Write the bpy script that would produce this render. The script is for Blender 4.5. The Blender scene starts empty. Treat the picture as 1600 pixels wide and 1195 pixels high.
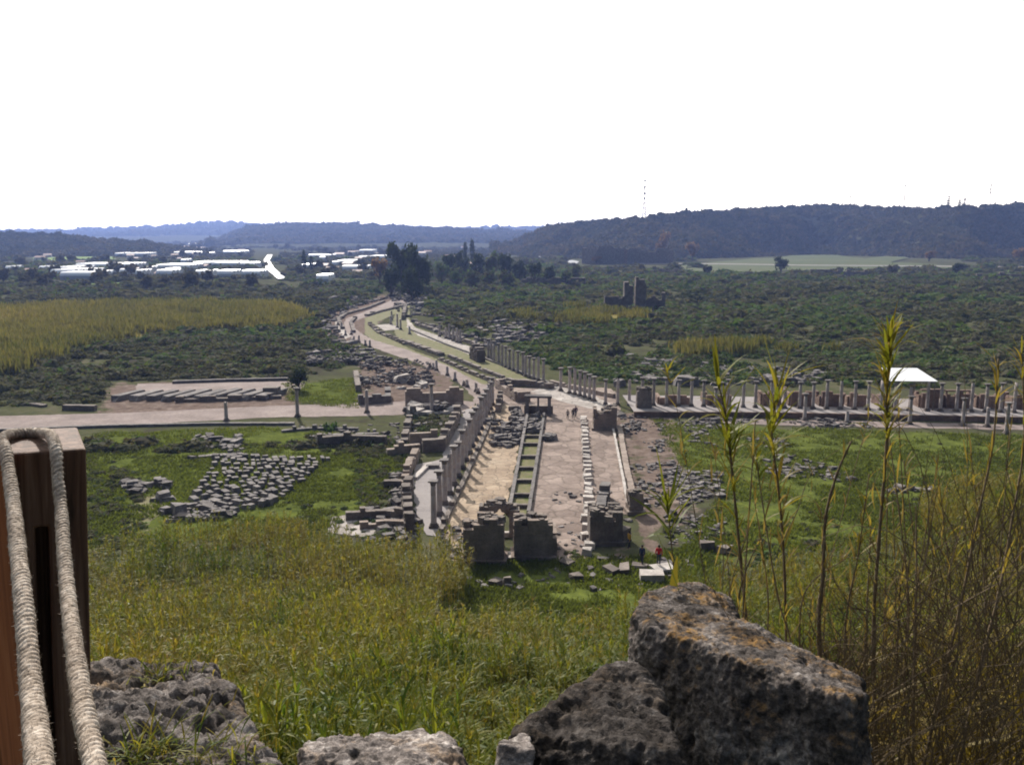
import bpy, bmesh, math, random
import numpy as np
from mathutils import Vector, Matrix

# ---------------------------------------------------------------- camera, sky, sun, exposure
S = bpy.context.scene
FPX, PITCH, CH = 1350.0, math.radians(9.65), 28.0
cam_d = bpy.data.cameras.new("camera"); cam = bpy.data.objects.new("camera", cam_d)
S.collection.objects.link(cam); S.camera = cam
cam.location = (0, 0, CH); cam.rotation_euler = (math.radians(90) - PITCH, 0, 0)
cam_d.sensor_width = 36; cam_d.lens = FPX * 36 / 1600; cam_d.clip_start = .05; cam_d.clip_end = 30000
SUN_EL, SUN_AZ = math.radians(34), math.radians(-19)
W_ = bpy.data.worlds.new("World"); S.world = W_; W_.use_nodes = True
nt = W_.node_tree; bg = nt.nodes["Background"]
sky = nt.nodes.new("ShaderNodeTexSky"); sky.sky_type = 'NISHITA'; sky.sun_disc = False
sky.sun_elevation = SUN_EL; sky.sun_rotation = SUN_AZ; sky.dust_density = 3.0; sky.air_density = 1.0
# bright thin overcast low in the sky on the sun's side
tc = nt.nodes.new("ShaderNodeTexCoord"); dt = nt.nodes.new("ShaderNodeVectorMath"); dt.operation = 'DOT_PRODUCT'
nt.links.new(tc.outputs["Generated"], dt.inputs[0]); dt.inputs[1].default_value = (math.sin(SUN_AZ) * .85, math.cos(SUN_AZ) * .85, .5)
mr = nt.nodes.new("ShaderNodeMapRange"); mr.interpolation_type = 'SMOOTHSTEP'; nt.links.new(dt.outputs["Value"], mr.inputs[0]); mr.inputs[1].default_value = .25; mr.inputs[2].default_value = .62
mx_ = nt.nodes.new("ShaderNodeMix"); mx_.data_type = 'RGBA'; nt.links.new(mr.outputs[0], mx_.inputs[0]); nt.links.new(sky.outputs[0], mx_.inputs[6]); mx_.inputs[7].default_value = (17.0, 17.4, 16.6, 1)
sz = nt.nodes.new("ShaderNodeSeparateXYZ"); nt.links.new(tc.outputs["Generated"], sz.inputs[0])
m2_ = nt.nodes.new("ShaderNodeMapRange"); nt.links.new(sz.outputs[2], m2_.inputs[0]); m2_.inputs[1].default_value = .02; m2_.inputs[2].default_value = .16; m2_.inputs[3].default_value = 1; m2_.inputs[4].default_value = 0
m3_ = nt.nodes.new("ShaderNodeMapRange"); nt.links.new(sz.outputs[1], m3_.inputs[0]); m3_.inputs[1].default_value = .45; m3_.inputs[2].default_value = .75
m4_ = nt.nodes.new("ShaderNodeMath"); m4_.operation = 'MULTIPLY'; nt.links.new(m2_.outputs[0], m4_.inputs[0]); nt.links.new(m3_.outputs[0], m4_.inputs[1])
ml_ = nt.nodes.new("ShaderNodeMix"); ml_.data_type = 'RGBA'; nt.links.new(m4_.outputs[0], ml_.inputs[0]); nt.links.new(mx_.outputs[2], ml_.inputs[6]); ml_.inputs[7].default_value = (55, 50, 42, 1)
lt = nt.nodes.new("ShaderNodeMix"); lt.data_type = 'RGBA'; lt.blend_type = 'LIGHTEN'; lt.inputs[0].default_value = 1; nt.links.new(sky.outputs[0], lt.inputs[6]); nt.links.new(ml_.outputs[2], lt.inputs[7])
nt.links.new(lt.outputs[2], bg.inputs[0]); bg.inputs[1].default_value = 0.055
sd = bpy.data.lights.new("sun", 'SUN'); sd.energy = 5.0; sd.angle = math.radians(.5); sd.color = (1, .94, .86)
sun = bpy.data.objects.new("sun", sd); S.collection.objects.link(sun)
sdir = Vector((math.sin(SUN_AZ) * math.cos(SUN_EL), math.cos(SUN_AZ) * math.cos(SUN_EL), math.sin(SUN_EL)))
sun.rotation_euler = sdir.to_track_quat('Z', 'Y').to_euler()
S.view_settings.view_transform = 'Standard'; S.view_settings.look = 'None'
S.view_settings.exposure = 0.45; S.view_settings.gamma = 1; S.cycles.pixel_filter_type = 'BLACKMAN_HARRIS'; S.cycles.filter_width = 1.9
S.cycles.max_bounces = 6; S.cycles.volume_bounces = 0; S.cycles.transparent_max_bounces = 6
S.cycles.caustics_reflective = False; S.cycles.caustics_refractive = False
HAZE_D, HAZE_C = 0.000135, (.34, .48, 1.0)

# ---------------------------------------------------------------- helpers
def raydir(px, py):
    u = (px - 800) / FPX; v = (597.5 - py) / FPX
    return (u, math.cos(PITCH) + v * math.sin(PITCH), -math.sin(PITCH) + v * math.cos(PITCH))
def G(px, py, z=0.0):                     # photo direction -> place on level ground z
    d = raydir(px, py); t = (z - CH) / d[2]
    return (d[0] * t, d[1] * t)
def W(px, py, dep):                        # -> point at a given depth
    d = raydir(px, py); return Vector((d[0] * dep, d[1] * dep, CH + d[2] * dep))
def R(px, py, Y):
    d = raydir(px, py); t = Y / d[1]; return (d[0] * t, Y, CH + d[2] * t)

def _hash(ix, iy, iz, seed):
    h = (ix.astype(np.int64) * 374761393 + iy.astype(np.int64) * 668265263 + iz.astype(np.int64) * 2147483647 + seed * 1274126177) & 0xffffffff
    h = ((h ^ (h >> 13)) * 1274126177) & 0xffffffff
    h = h ^ (h >> 16)
    return (h & 0xffff) / 65535.0
def vnoise(P, seed=0):
    P = np.asarray(P, float); I = np.floor(P).astype(np.int64); f = P - I; f = f * f * (3 - 2 * f)
    out = 0
    for a in (0, 1):
        for b in (0, 1):
            for c in (0, 1):
                w = (f[:, 0] if a else 1 - f[:, 0]) * (f[:, 1] if b else 1 - f[:, 1]) * (f[:, 2] if c else 1 - f[:, 2])
                out = out + w * _hash(I[:, 0] + a, I[:, 1] + b, I[:, 2] + c, seed)
    return out * 2 - 1
def fbm(P, oct=4, seed=0, gain=.5, ridge=False):
    P = np.asarray(P, float); s = 0; a = 1; t = 0
    for o in range(oct):
        n = vnoise(P * 2 ** o + 17.3 * o, seed + o)
        if ridge: n = 1 - 2 * np.abs(n)
        s = s + a * n; t += a; a *= gain
    return s / t
def n2(x, y, sc, seed=0, oct=3):
    x = np.atleast_1d(np.asarray(x, float)); y = np.atleast_1d(np.asarray(y, float))
    return fbm(np.stack([x / sc, y / sc, np.zeros_like(x)], 1), oct, seed)
def inpoly(x, y, poly):
    x = np.asarray(x); y = np.asarray(y); c = np.zeros(x.shape, bool); n = len(poly)
    for i in range(n):
        x1, y1 = poly[i]; x2, y2 = poly[(i + 1) % n]
        if y1 == y2: continue
        c ^= ((y1 > y) != (y2 > y)) & (x < (x2 - x1) * (y - y1) / (y2 - y1) + x1)
    return c
def PXP(poly, z=0): return [G(a, b, z) for a, b in poly]

def mesh_np(name, V, F, mat=None, parent=None, smooth=False, attrs=None, loc=None, link=True):
    V = np.asarray(V, np.float32); F = np.asarray(F, np.int32)
    me = bpy.data.meshes.new(name); k = F.shape[1]
    me.vertices.add(len(V)); me.vertices.foreach_set("co", V.ravel())
    me.loops.add(F.size); me.loops.foreach_set("vertex_index", F.ravel())
    me.polygons.add(len(F)); me.polygons.foreach_set("loop_start", np.arange(0, F.size, k, dtype=np.int32))
    me.polygons.foreach_set("use_smooth", np.full(len(F), smooth))
    me.update(calc_edges=True); me.validate()
    for an, (dom, arr) in (attrs or {}).items():
        if arr.ndim == 2:
            at = me.attributes.new(an, 'FLOAT_COLOR', dom); at.data.foreach_set("color", arr.astype(np.float32).ravel())
        else:
            at = me.attributes.new(an, 'FLOAT', dom); at.data.foreach_set("value", arr.astype(np.float32))
    if mat: me.materials.append(mat)
    if not link: return me
    o = bpy.data.objects.new(name, me); S.collection.objects.link(o)
    if parent: o.parent = parent
    if loc is not None: o.location = loc
    return o
class MB:                                  # collects quads/tris/ngons into ONE mesh
    def __init__(s): s.v = []; s.f = []
    def add(s, vs, fs):
        k = len(s.v); s.v += [tuple(p) for p in vs]; s.f += [tuple(i + k for i in f) for f in fs]
    def box(s, c, d, rz=0, j=0, rnd=None, top=1.0):
        ca, sa = math.cos(rz), math.sin(rz); vs = []
        for z in (-.5, .5):
            t = top if z > 0 else 1
            for x, y in ((-.5, -.5), (.5, -.5), (.5, .5), (-.5, .5)):
                X, Y, Z = x * d[0] * t, y * d[1] * t, z * d[2]
                if j: X += rnd.uniform(-j, j); Y += rnd.uniform(-j, j); Z += rnd.uniform(-j, j)
                vs.append((c[0] + X * ca - Y * sa, c[1] + X * sa + Y * ca, c[2] + Z))
        s.add(vs, ((3, 2, 1, 0), (4, 5, 6, 7), (0, 1, 5, 4), (1, 2, 6, 5), (2, 3, 7, 6), (3, 0, 4, 7)))
    def tube(s, pts, rad, n=6, cap=True):
        pts = [Vector(p) for p in pts]; m = len(pts); rad = rad if hasattr(rad, '__len__') else [rad] * m
        rings = []; up = None
        for i, p in enumerate(pts):
            t = (pts[min(i + 1, m - 1)] - pts[max(i - 1, 0)]).normalized()
            if up is None: up = t.orthogonal().normalized()
            up = (up - t * up.dot(t)); up = up.normalized() if up.length > 1e-6 else t.orthogonal().normalized()
            b = t.cross(up)
            rings.append([p + (up * math.cos(2 * math.pi * k / n) + b * math.sin(2 * math.pi * k / n)) * rad[i] for k in range(n)])
        fs = [(i * n + k, i * n + (k + 1) % n, (i + 1) * n + (k + 1) % n, (i + 1) * n + k) for i in range(m - 1) for k in range(n)]
        if cap: fs += [tuple(range(n))[::-1], tuple((m - 1) * n + k for k in range(n))]
        s.add([p for r in rings for p in r], fs)
    def lathe(s, prof, n=12, c=(0, 0, 0)):
        vs = []; m = len(prof)
        for r, z in prof:
            for k in range(n): a = 2 * math.pi * k / n; vs.append((c[0] + r * math.cos(a), c[1] + r * math.sin(a), c[2] + z))
        fs = [(i * n + k, i * n + (k + 1) % n, (i + 1) * n + (k + 1) % n, (i + 1) * n + k) for i in range(m - 1) for k in range(n)]
        fs += [tuple(range(n))[::-1], tuple((m - 1) * n + k for k in range(n))]
        s.add(vs, fs)
    def mesh(s, name, mat=None, smooth=False):
        me = bpy.data.meshes.new(name); me.from_pydata(s.v, [], s.f); me.update()
        if smooth: me.polygons.foreach_set("use_smooth", [True] * len(me.polygons))
        if mat: me.materials.append(mat)
        return me
    def build(s, name, mat=None, parent=None, smooth=False, loc=None):
        o = bpy.data.objects.new(name, s.mesh(name, mat, smooth)); S.collection.objects.link(o)
        if parent: o.parent = parent
        if loc is not None: o.location = loc
        return o
def tag(o, label=None, cat=None, group=None, kind=None):
    for k, v in (('label', label), ('category', cat), ('group', group), ('kind', kind)):
        if v: o[k] = v
    if label and not kind: o['kind'] = 'thing'
    return o
def empty(name, loc, rz=0, label=None, cat=None, group=None):
    o = bpy.data.objects.new(name, None); S.collection.objects.link(o); o.location = loc; o.rotation_euler = (0, 0, rz)
    return tag(o, label, cat, group)
def copy_tree(o, parent=None):
    kids = list(o.children); c = o.copy(); S.collection.objects.link(c); c.parent = parent
    for ch in kids: copy_tree(ch, c)
    return c
ORD = "first second third fourth fifth sixth seventh eighth ninth tenth eleventh twelfth thirteenth fourteenth fifteenth sixteenth seventeenth eighteenth nineteenth twentieth twenty-first twenty-second twenty-third twenty-fourth twenty-fifth twenty-sixth twenty-seventh twenty-eighth twenty-ninth thirtieth".split()

# ---------------------------------------------------------------- materials
def lin(c): return tuple(((x / 255) / 12.92 if x / 255 <= .04045 else ((x / 255 + .055) / 1.055) ** 2.4) for x in c)
class N:
    def __init__(s, name):
        s.m = bpy.data.materials.new(name); s.m.use_nodes = True; s.t = s.m.node_tree; s.n = s.t.nodes
        s.b = s.n["Principled BSDF"]; s.out = s.n["Material Output"]
    def new(s, ty, **k):
        x = s.n.new("ShaderNode" + ty)
        for a, v in k.items(): setattr(x, a, v)
        return x
    def L(s, a, b): s.t.links.new(a, b)
    def pos(s, obj=False):
        return s.new("TexCoord").outputs["Object"] if obj else s.new("NewGeometry").outputs["Position"]
    def noise(s, scale, det=5, rough=.6, vec=None, dist=0):
        x = s.new("TexNoise"); x.inputs["Scale"].default_value = scale; x.inputs["Detail"].default_value = det
        x.inputs["Roughness"].default_value = rough; x.inputs["Distortion"].default_value = dist
        if vec is not None: s.L(vec, x.inputs["Vector"])
        return x.outputs["Fac"]
    def ramp(s, fac, stops):
        r = s.new("ValToRGB"); e = r.color_ramp.elements
        while len(e) < len(stops): e.new(.5)
        for el, (p, c) in zip(e, stops): el.position = p; el.color = (*c, 1) if len(c) == 3 else c
        s.L(fac, r.inputs[0]); return r.outputs[0]
    def mix(s, f, a, b, mode='MIX'):
        x = s.new("Mix", data_type='RGBA', blend_type=mode)
        for sock, v in ((x.inputs[0], f), (x.inputs[6], a), (x.inputs[7], b)):
            if hasattr(v, 'node'): s.L(v, sock)
            elif isinstance(v, tuple): sock.default_value = (*v, 1)
            else: sock.default_value = v
        return x.outputs[2]
    def math(s, op, a, b=0.0, clamp=False):
        x = s.new("Math", operation=op); x.use_clamp = clamp
        for sock, v in ((x.inputs[0], a), (x.inputs[1], b)):
            if hasattr(v, 'node'): s.L(v, sock)
            else: sock.default_value = v
        return x.outputs[0]
    def bump(s, h, st=.5, d=.05, nrm=None):
        x = s.new("Bump"); x.inputs["Strength"].default_value = st; x.inputs["Distance"].default_value = d
        s.L(h, x.inputs["Height"])
        if nrm is not None: s.L(nrm, x.inputs["Normal"])
        return x.outputs[0]
    def attr(s, name): return s.new("Attribute", attribute_name=name)
    def set(s, col=None, rough=.85, nrm=None, spec=.3):
        if col is not None:
            if hasattr(col, 'node'): s.L(col, s.b.inputs["Base Color"])
            else: s.b.inputs["Base Color"].default_value = (*col, 1)
        if hasattr(rough, 'node'): s.L(rough, s.b.inputs["Roughness"])
        else: s.b.inputs["Roughness"].default_value = rough
        s.b.inputs["Specular IOR Level"].default_value = spec
        if nrm is not None: s.L(nrm, s.b.inputs["Normal"])
        return s.m
def m_stone(name, cols, sc=1.0, rough=.9, bump=.6, bd=.06, obj=False, rnd=False, spec=.12, pits=False):
    n = N(name); p = n.pos(obj); a = n.noise(sc, 6, .65, p); b = n.noise(sc * 7, 5, .7, p)
    f = n.math('ADD', n.math('MULTIPLY', a, .6), n.math('MULTIPLY', b, .4))
    if rnd:
        r = n.attr('rnd').outputs['Fac']; f = n.math('ADD', f, n.math('MULTIPLY', n.math('SUBTRACT', r, .5), .25))
    else:
        oi = n.new("ObjectInfo").outputs["Random"]; f = n.math('ADD', f, n.math('MULTIPLY', n.math('SUBTRACT', oi, .5), .12))
    k = len(cols); c = n.ramp(f, [(.28 + .44 * i / max(1, k - 1), c) for i, c in enumerate(cols)])
    return n.set(c, rough, n.bump(b, bump, bd), spec)
M = {}
M['stone_grey'] = m_stone('grey_marble', [(.06, .055, .057), (.155, .14, .135), (.32, .29, .27)], .8)
M['stone_pale'] = m_stone('pale_marble', [(.20, .18, .17), (.42, .38, .35), (.62, .57, .53)], 1.2)
M['stone_brown'] = m_stone('brown_masonry', [(.12, .095, .08), (.25, .20, .17), (.40, .335, .285)], .7)
M['stone_dark'] = m_stone('weathered_masonry', [(.07, .058, .052), (.16, .135, .12), (.29, .25, .22)], .7)
M['shaft'] = m_stone('column_stone', [(.22, .19, .18), (.38, .33, .31), (.55, .49, .45)], 1.3, obj=False)
M['rubble'] = m_stone('rubble_stone', [(.04, .036, .036), (.13, .115, .11), (.34, .31, .30)], 1.1, rnd=True)
M['orange_wall'] = m_stone('shop_brickwork', [(.07, .05, .04), (.18, .125, .10), (.32, .235, .19)], .6)
def m_path(name, cols, sc=.25, patch=None, cracks=0.0):
    n = N(name); p = n.pos(); a = n.noise(sc, 6, .6, p); b = n.noise(sc * 9, 6, .7, p); c2 = n.noise(6, 3, .6, p)
    f = n.math('ADD', n.math('MULTIPLY', a, .55), n.math('MULTIPLY', b, .45))
    k = len(cols); c = n.ramp(f, [(.3 + .4 * i / max(1, k - 1), q) for i, q in enumerate(cols)])
    h = n.math('ADD', b, n.math('MULTIPLY', c2, .3))
    if cracks:
        v = n.new("TexVoronoi", feature='DISTANCE_TO_EDGE'); v.inputs["Scale"].default_value = cracks
        dv = n.new("VectorMath", operation='ADD'); w = n.new("TexNoise"); w.inputs["Scale"].default_value = .8
        n.L(p, w.inputs["Vector"]); n.L(p, dv.inputs[0]); n.L(w.outputs["Color"], dv.inputs[1]); n.L(dv.outputs[0], v.inputs["Vector"])
        e = n.ramp(v.outputs["Distance"], [(0, (0, 0, 0)), (.07, (1, 1, 1))])
        c = n.mix(n.math('MULTIPLY', n.math('SUBTRACT', 1.0, e), .55), c, (.09, .075, .06))
        vc = n.new("TexVoronoi"); vc.inputs["Scale"].default_value = cracks; n.L(dv.outputs[0], vc.inputs["Vector"])
        sp = n.new("SeparateColor"); n.L(vc.outputs["Color"], sp.inputs[0])
        c = n.mix(.5, c, n.mix(sp.outputs[0], (.35, .33, .33), (1.0, 1.0, 1.0)), 'MULTIPLY')
        h = n.math('ADD', n.math('MULTIPLY', e, .6), h)
    if patch:
        g = n.ramp(n.noise(sc * 1.7, 4, .6, n.pos()), [(.52, (0, 0, 0)), (.62, (1, 1, 1))])
        c = n.mix(n.math('MULTIPLY', g, .8), c, patch)
    return n.set(c, .9, n.bump(h, .5, .08), .06)
M['dirt'] = m_path('trodden_earth', [(.13, .105, .095), (.23, .185, .17), (.34, .285, .265)], .2)
M['lane'] = m_path('mauve_gravel_paving', [(.17, .13, .112), (.28, .22, .19), (.42, .34, .295)], .22, cracks=.5)
M['paving'] = m_path('ochre_stone_paving', [(.20, .15, .11), (.38, .29, .21), (.52, .43, .33)], .3, cracks=.75)
M['slabs'] = m_path('pale_stone_slabs', [(.24, .21, .19), (.42, .38, .35), (.58, .53, .49)], .3, cracks=.45)
M['concrete'] = m_path('concrete_walkway', [(.20, .18, .18), (.27, .245, .24), (.33, .30, .29)], .15)
M['grassdirt'] = m_path('patchy_grass_earth', [(.10, .09, .05), (.15, .14, .07), (.22, .18, .12)], .5, patch=(.09, .12, .03))
M['lawnfield'] = m_path('sown_field', [(.07, .13, .02), (.11, .18, .03), (.15, .22, .04)], .02)
M['dryfield'] = m_path('dry_field', [(.05, .065, .025), (.075, .09, .035), (.11, .115, .05)], .015)
def m_ground():
    n = N('ground_soil_and_grass'); p = n.pos(); z = n.attr('zone'); sp = n.new("SeparateColor"); n.L(z.outputs['Color'], sp.inputs[0])
    a = n.noise(.09, 6, .62, p); b = n.noise(.6, 6, .7, p); c = n.noise(2.2, 5, .8, p)
    base = n.ramp(n.math('ADD', n.math('MULTIPLY', a, .6), n.math('MULTIPLY', b, .4)),
                  [(.30, (.035, .032, .03)), (.42, (.06, .055, .04)), (.52, (.075, .08, .04)), (.62, (.11, .10, .065))])
    lawn = n.ramp(n.math('ADD', n.math('MULTIPLY', b, .5), n.math('MULTIPLY', c, .5)),
                  [(.32, (.03, .045, .015)), (.46, (.07, .085, .022)), (.62, (.14, .165, .035))])
    gold = n.ramp(b, [(.3, (.12, .10, .03)), (.6, (.24, .20, .07))])
    soil = n.ramp(b, [(.3, (.09, .065, .055)), (.55, (.17, .13, .11)), (.7, (.26, .21, .18))])
    def edge(w, nz, k): return n.math('MULTIPLY', n.math('SUBTRACT', n.math('ADD', w, n.math('MULTIPLY', n.math('SUBTRACT', nz, .5), 2.6)), .48), k, True)
    col = n.mix(edge(sp.outputs[0], n.noise(.22, 6, .7, p), 5.0), base, lawn)
    col = n.mix(edge(sp.outputs[1], a, 4.0), col, gold)
    col = n.mix(edge(sp.outputs[2], n.noise(.35, 5, .7, p), 4.0), col, soil)
    return n.set(col, .95, n.bump(n.math('ADD', b, n.math('MULTIPLY', c, .5)), .8, .2), 0.0)
M['ground'] = m_ground()
def m_leaf(name, stops, transl=.4, rough=.5, spec=.35, nscale=None, gl=0.0):
    n = N(name); r = n.attr('rnd').outputs['Fac']
    if nscale:
        q = n.noise(nscale, 4, .6, n.pos()); r = n.math('ADD', n.math('MULTIPLY', r, .6), n.math('MULTIPLY', q, .5))
        r = n.math('SUBTRACT', r, .05)
    c = n.ramp(r, stops); m = n.set(c, rough, None, spec)
    t = n.new("BsdfTranslucent"); n.L(n.mix(1.0, c, (1.25, 1.2, .7), 'MULTIPLY'), t.inputs[0])
    mx = n.new("MixShader"); mx.inputs[0].default_value = transl
    n.L(n.b.outputs[0], mx.inputs[1]); n.L(t.outputs[0], mx.inputs[2]); n.L(mx.outputs[0], n.out.inputs[0])
    return m
M['scrub'] = m_leaf('scrub_leaves', [(.0, (.02, .026, .014)), (.28, (.045, .058, .028)), (.45, (.095, .085, .055)), (.58, (.065, .115, .03)), (.78, (.13, .095, .065)), (1, (.16, .17, .065))], .3, .9, .04, .02)
M['wood'] = m_leaf('woodland_leaves', [(.0, (.015, .02, .012)), (.3, (.035, .042, .022)), (.5, (.07, .065, .036)), (.75, (.12, .09, .05)), (1, (.14, .08, .03))], .25, .9, .04, .012)
M['reed'] = m_leaf('giant_reed_leaves', [(.0, (.022, .05, .010)), (.22, (.055, .09, .014)), (.42, (.14, .15, .020)), (.68, (.23, .175, .035)), (.88, (.15, .11, .065)), (1, (.22, .175, .12))], .48, .5, .10, .35)
M['goldreed'] = m_leaf('golden_reed_leaves', [(.0, (.08, .095, .03)), (.45, (.18, .165, .05)), (1, (.28, .23, .085))], .3, .8, .05)
M['grass'] = m_leaf('short_grass_blades', [(.0, (.05, .055, .02)), (.55, (.11, .14, .03)), (1, (.17, .165, .05))], .4, .8, .06)
M['tree'] = m_leaf('tree_leaves', [(.0, (.018, .028, .015)), (.6, (.04, .055, .025)), (1, (.07, .08, .035))], .25, .85, .06)
M['greentree'] = m_leaf('bright_shrub_leaves', [(.0, (.03, .06, .015)), (.6, (.06, .12, .02)), (1, (.10, .17, .04))], .35, .6, .2)
M['autumn'] = m_leaf('autumn_leaves', [(.0, (.10, .06, .02)), (.6, (.20, .11, .035)), (1, (.28, .18, .06))], .35, .6, .2)
M['bark'] = m_stone('bark', [(.03, .025, .02), (.07, .055, .045), (.11, .09, .07)], 3)

# ---------------------------------------------------------------- terrain
PROF = np.array([(-400, 24), (-30, 26.3), (2.6, 26.15), (4.2, 24.0), (7, 20.5), (12, 17), (20, 13), (30, 9.6), (40, 6), (50, 2.7), (58, .8), (66, .05), (72, 0), (19000, 0)])
RUIN = [PXP(p) for p in (
    [(640, 870), (620, 700), (560, 640), (480, 520), (500, 478), (600, 462), (700, 470), (860, 560), (960, 610), (1700, 632), (1800, 700), (1100, 672), (1000, 670), (1040, 870)],
    [(-300, 640), (-300, 690), (560, 668), (760, 640), (700, 560), (520, 560), (170, 600)])]
def ruinmask(x, y):
    m = np.zeros(x.shape)
    for p in RUIN: m = np.maximum(m, inpoly(x, y, p).astype(float))
    return m
def H(x, y, relief=True):
    x = np.atleast_1d(np.asarray(x, float)); y = np.atleast_1d(np.asarray(y, float))
    D = np.where(y > 0, np.sqrt(y * y + (x * .35) ** 2), y)
    z = np.interp(D, PROF[:, 0], PROF[:, 1])
    k = np.clip((D - 3.5) / 6, 0, 1) * np.clip((66 - D) / 8, 0, 1)
    z = z + k * n2(x, y, 7, 3) * .5
    if relief:
        f = np.clip((D - 90) / 60, 0, 1) * (1 - ruinmask(x, y))
        g = sum(1 - ruinmask(x + a, y + b) for a, b in ((8, 0), (-8, 0), (0, 12), (0, -12))) / 4
        z = z + f * g * (n2(x, y, 45, 5) * .9 + .2)
    return z
LAWN = [PXP(p) for p in (
    [(150, 676), (420, 668), (640, 690), (640, 760), (500, 830), (560, 870), (300, 840), (140, 860), (130, 690)],
    [(700, 880), (1010, 870), (1120, 845), (1130, 930), (1080, 1010), (690, 1010)],
    [(1020, 655), (1110, 665), (1600, 680), (1900, 690), (1900, 900), (1500, 830), (1300, 860), (1050, 880), (1120, 780), (1060, 720)],
    [(440, 600), (560, 590), (560, 640), (450, 628)])]
GOLD = [PXP(p) for p in ([(-300, 500), (200, 478), (440, 480), (480, 500), (440, 512), (250, 520), (120, 545), (20, 585), (-300, 600)],
                         [(800, 492), (900, 480), (1010, 495), (960, 512), (820, 510)], [(1060, 548), (1300, 540), (1300, 552), (1080, 560)])]
SOIL = [PXP(p) for p in ([(930, 640), (1060, 650), (1060, 720), (1100, 800), (1010, 860), (990, 800), (960, 670)], [(560, 560), (700, 575), (720, 640), (560, 640)],
                         [(170, 600), (460, 590), (470, 640), (150, 650)], [(500, 470), (620, 460), (600, 500), (520, 560), (480, 520)], [(940, 870), (1020, 850), (1060, 900), (960, 905)])]
def zone(x, y, polys, soft=3.0):
    w = np.zeros(x.shape)
    for a, b in ((0, 0), (soft, 0), (-soft, 0), (0, soft), (0, -soft)):
        m = np.zeros(x.shape, bool)
        for p in polys: m |= inpoly(x + a, y + b, p)
        w += m
    return w / 5
def polar_sheet(name, mat):
    az = np.concatenate([np.linspace(-180, -60, 40)[:-1], np.linspace(-60, -38, 60)[:-1], np.linspace(-38, 38, 420)[:-1], np.linspace(38, 60, 60)[:-1], np.linspace(60, 180, 41)])
    r = np.concatenate([[.3], np.geomspace(1, 400, 330), np.geomspace(400, 7000, 80)[1:]])
    A, Rr = np.meshgrid(np.radians(az), r); x = (Rr * np.sin(A)).ravel(); y = (Rr * np.cos(A)).ravel()
    z = H(x, y)
    V = np.stack([x, y, z], 1); na, nr = len(az), len(r)
    i = np.arange((nr - 1) * (na - 1)); a = i // (na - 1); b = i % (na - 1); q = a * na + b
    F = np.stack([q, q + 1, q + na + 1, q + na], 1)[:, ::-1]
    zc = np.stack([zone(x, y, LAWN), zone(x, y, GOLD), zone(x, y, SOIL), np.ones(len(x))], 1)
    return mesh_np(name, V, F, mat, smooth=True, attrs={'zone': ('POINT', zc)})
tag(polar_sheet('ground', M['ground']), kind='structure')

def sheet(name, px, mat, z=.03, kind='structure', jit=.25, world=False, zb=0.0, seed=1):
    pts = [tuple(p) for p in (px if world else PXP(px, zb))]; out = []; rr = random.Random(seed)
    for i, p in enumerate(pts):
        q = pts[(i + 1) % len(pts)]; L = math.hypot(q[0] - p[0], q[1] - p[1]); k = max(1, int(L / 1.2)); k = min(k, 60)
        for j in range(k):
            t = j / k; jj = min(jit, L * .2) if j else jit * .3
            out.append((p[0] + (q[0] - p[0]) * t + rr.uniform(-jj, jj), p[1] + (q[1] - p[1]) * t + rr.uniform(-jj, jj), 0))
    bm = bmesh.new(); vs = [bm.verts.new(p) for p in out]; f = bm.faces.new(vs); bmesh.ops.triangulate(bm, faces=[f])
    bmesh.ops.recalc_face_normals(bm, faces=bm.faces)
    if sum(f.normal.z for f in bm.faces) < 0: bmesh.ops.reverse_faces(bm, faces=bm.faces)
    me = bpy.data.meshes.new(name); bm.to_mesh(me); bm.free(); me.materials.append(mat)
    o = bpy.data.objects.new(name, me); S.collection.objects.link(o); o.location = (0, 0, z + zb)
    if kind: o['kind'] = kind
    return o
sheet('path', [(-200, 672), (0, 650), (200, 645), (430, 634), (560, 630), (700, 624), (745, 628), (738, 646), (560, 650), (430, 652), (200, 664), (0, 672), (-200, 690)], M['dirt'], .03)
sheet('path', [(215, 600), (450, 596), (478, 600), (468, 611), (330, 610), (210, 613)], M['dirt'], .034)
sheet('path', [(540, 498), (578, 484), (606, 472), (622, 462), (640, 470), (612, 484), (575, 494), (552, 503), (556, 515), (580, 530), (640, 548), (700, 572), (752, 600), (786, 606), (800, 640), (745, 642), (740, 620), (716, 598), (660, 570), (590, 546), (552, 532), (536, 512)], M['dirt'], .034)
sheet('path', [(522, 500), (531, 498), (536, 512), (548, 526), (540, 530), (528, 518)], M['slabs'], .03)
sheet('street', [(745, 640), (775, 606), (960, 606), (970, 640), (958, 672), (914, 664), (860, 655), (820, 655), (790, 660)], M['lane'], .042)
sheet('street', [(828, 612), (862, 600), (905, 608), (955, 632), (935, 642), (880, 628)], M['slabs'], .05)
sheet('street', [(735, 636), (775, 625), (818, 645), (812, 690), (796, 770), (792, 800), (738, 880), (722, 895), (700, 860), (694, 812), (722, 750), (742, 690)], M['paving'], .055)
sheet('street', [(850, 651), (913, 661), (919, 872), (870, 876), (830, 806)], M['lane'], .05)
sheet('street', [(914, 661), (958, 668), (986, 804), (921, 800)], M['lane'], .046)
sheet('pavement', [(728, 640), (762, 634), (742, 670), (716, 735), (700, 800), (692, 840), (668, 836), (650, 800), (646, 728), (690, 718), (700, 690)], M['concrete'], .06)
sheet('street', [(640, 500), (650, 512), (700, 528), (760, 558), (806, 580), (868, 606), (830, 612), (770, 588), (720, 560), (650, 540), (620, 528), (612, 505), (622, 480), (640, 474)], M['grassdirt'], .03)
sheet('street', [(650, 513), (690, 526), (752, 548), (748, 560), (700, 540), (655, 525), (636, 512), (636, 498)], M['slabs'], .038)
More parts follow.
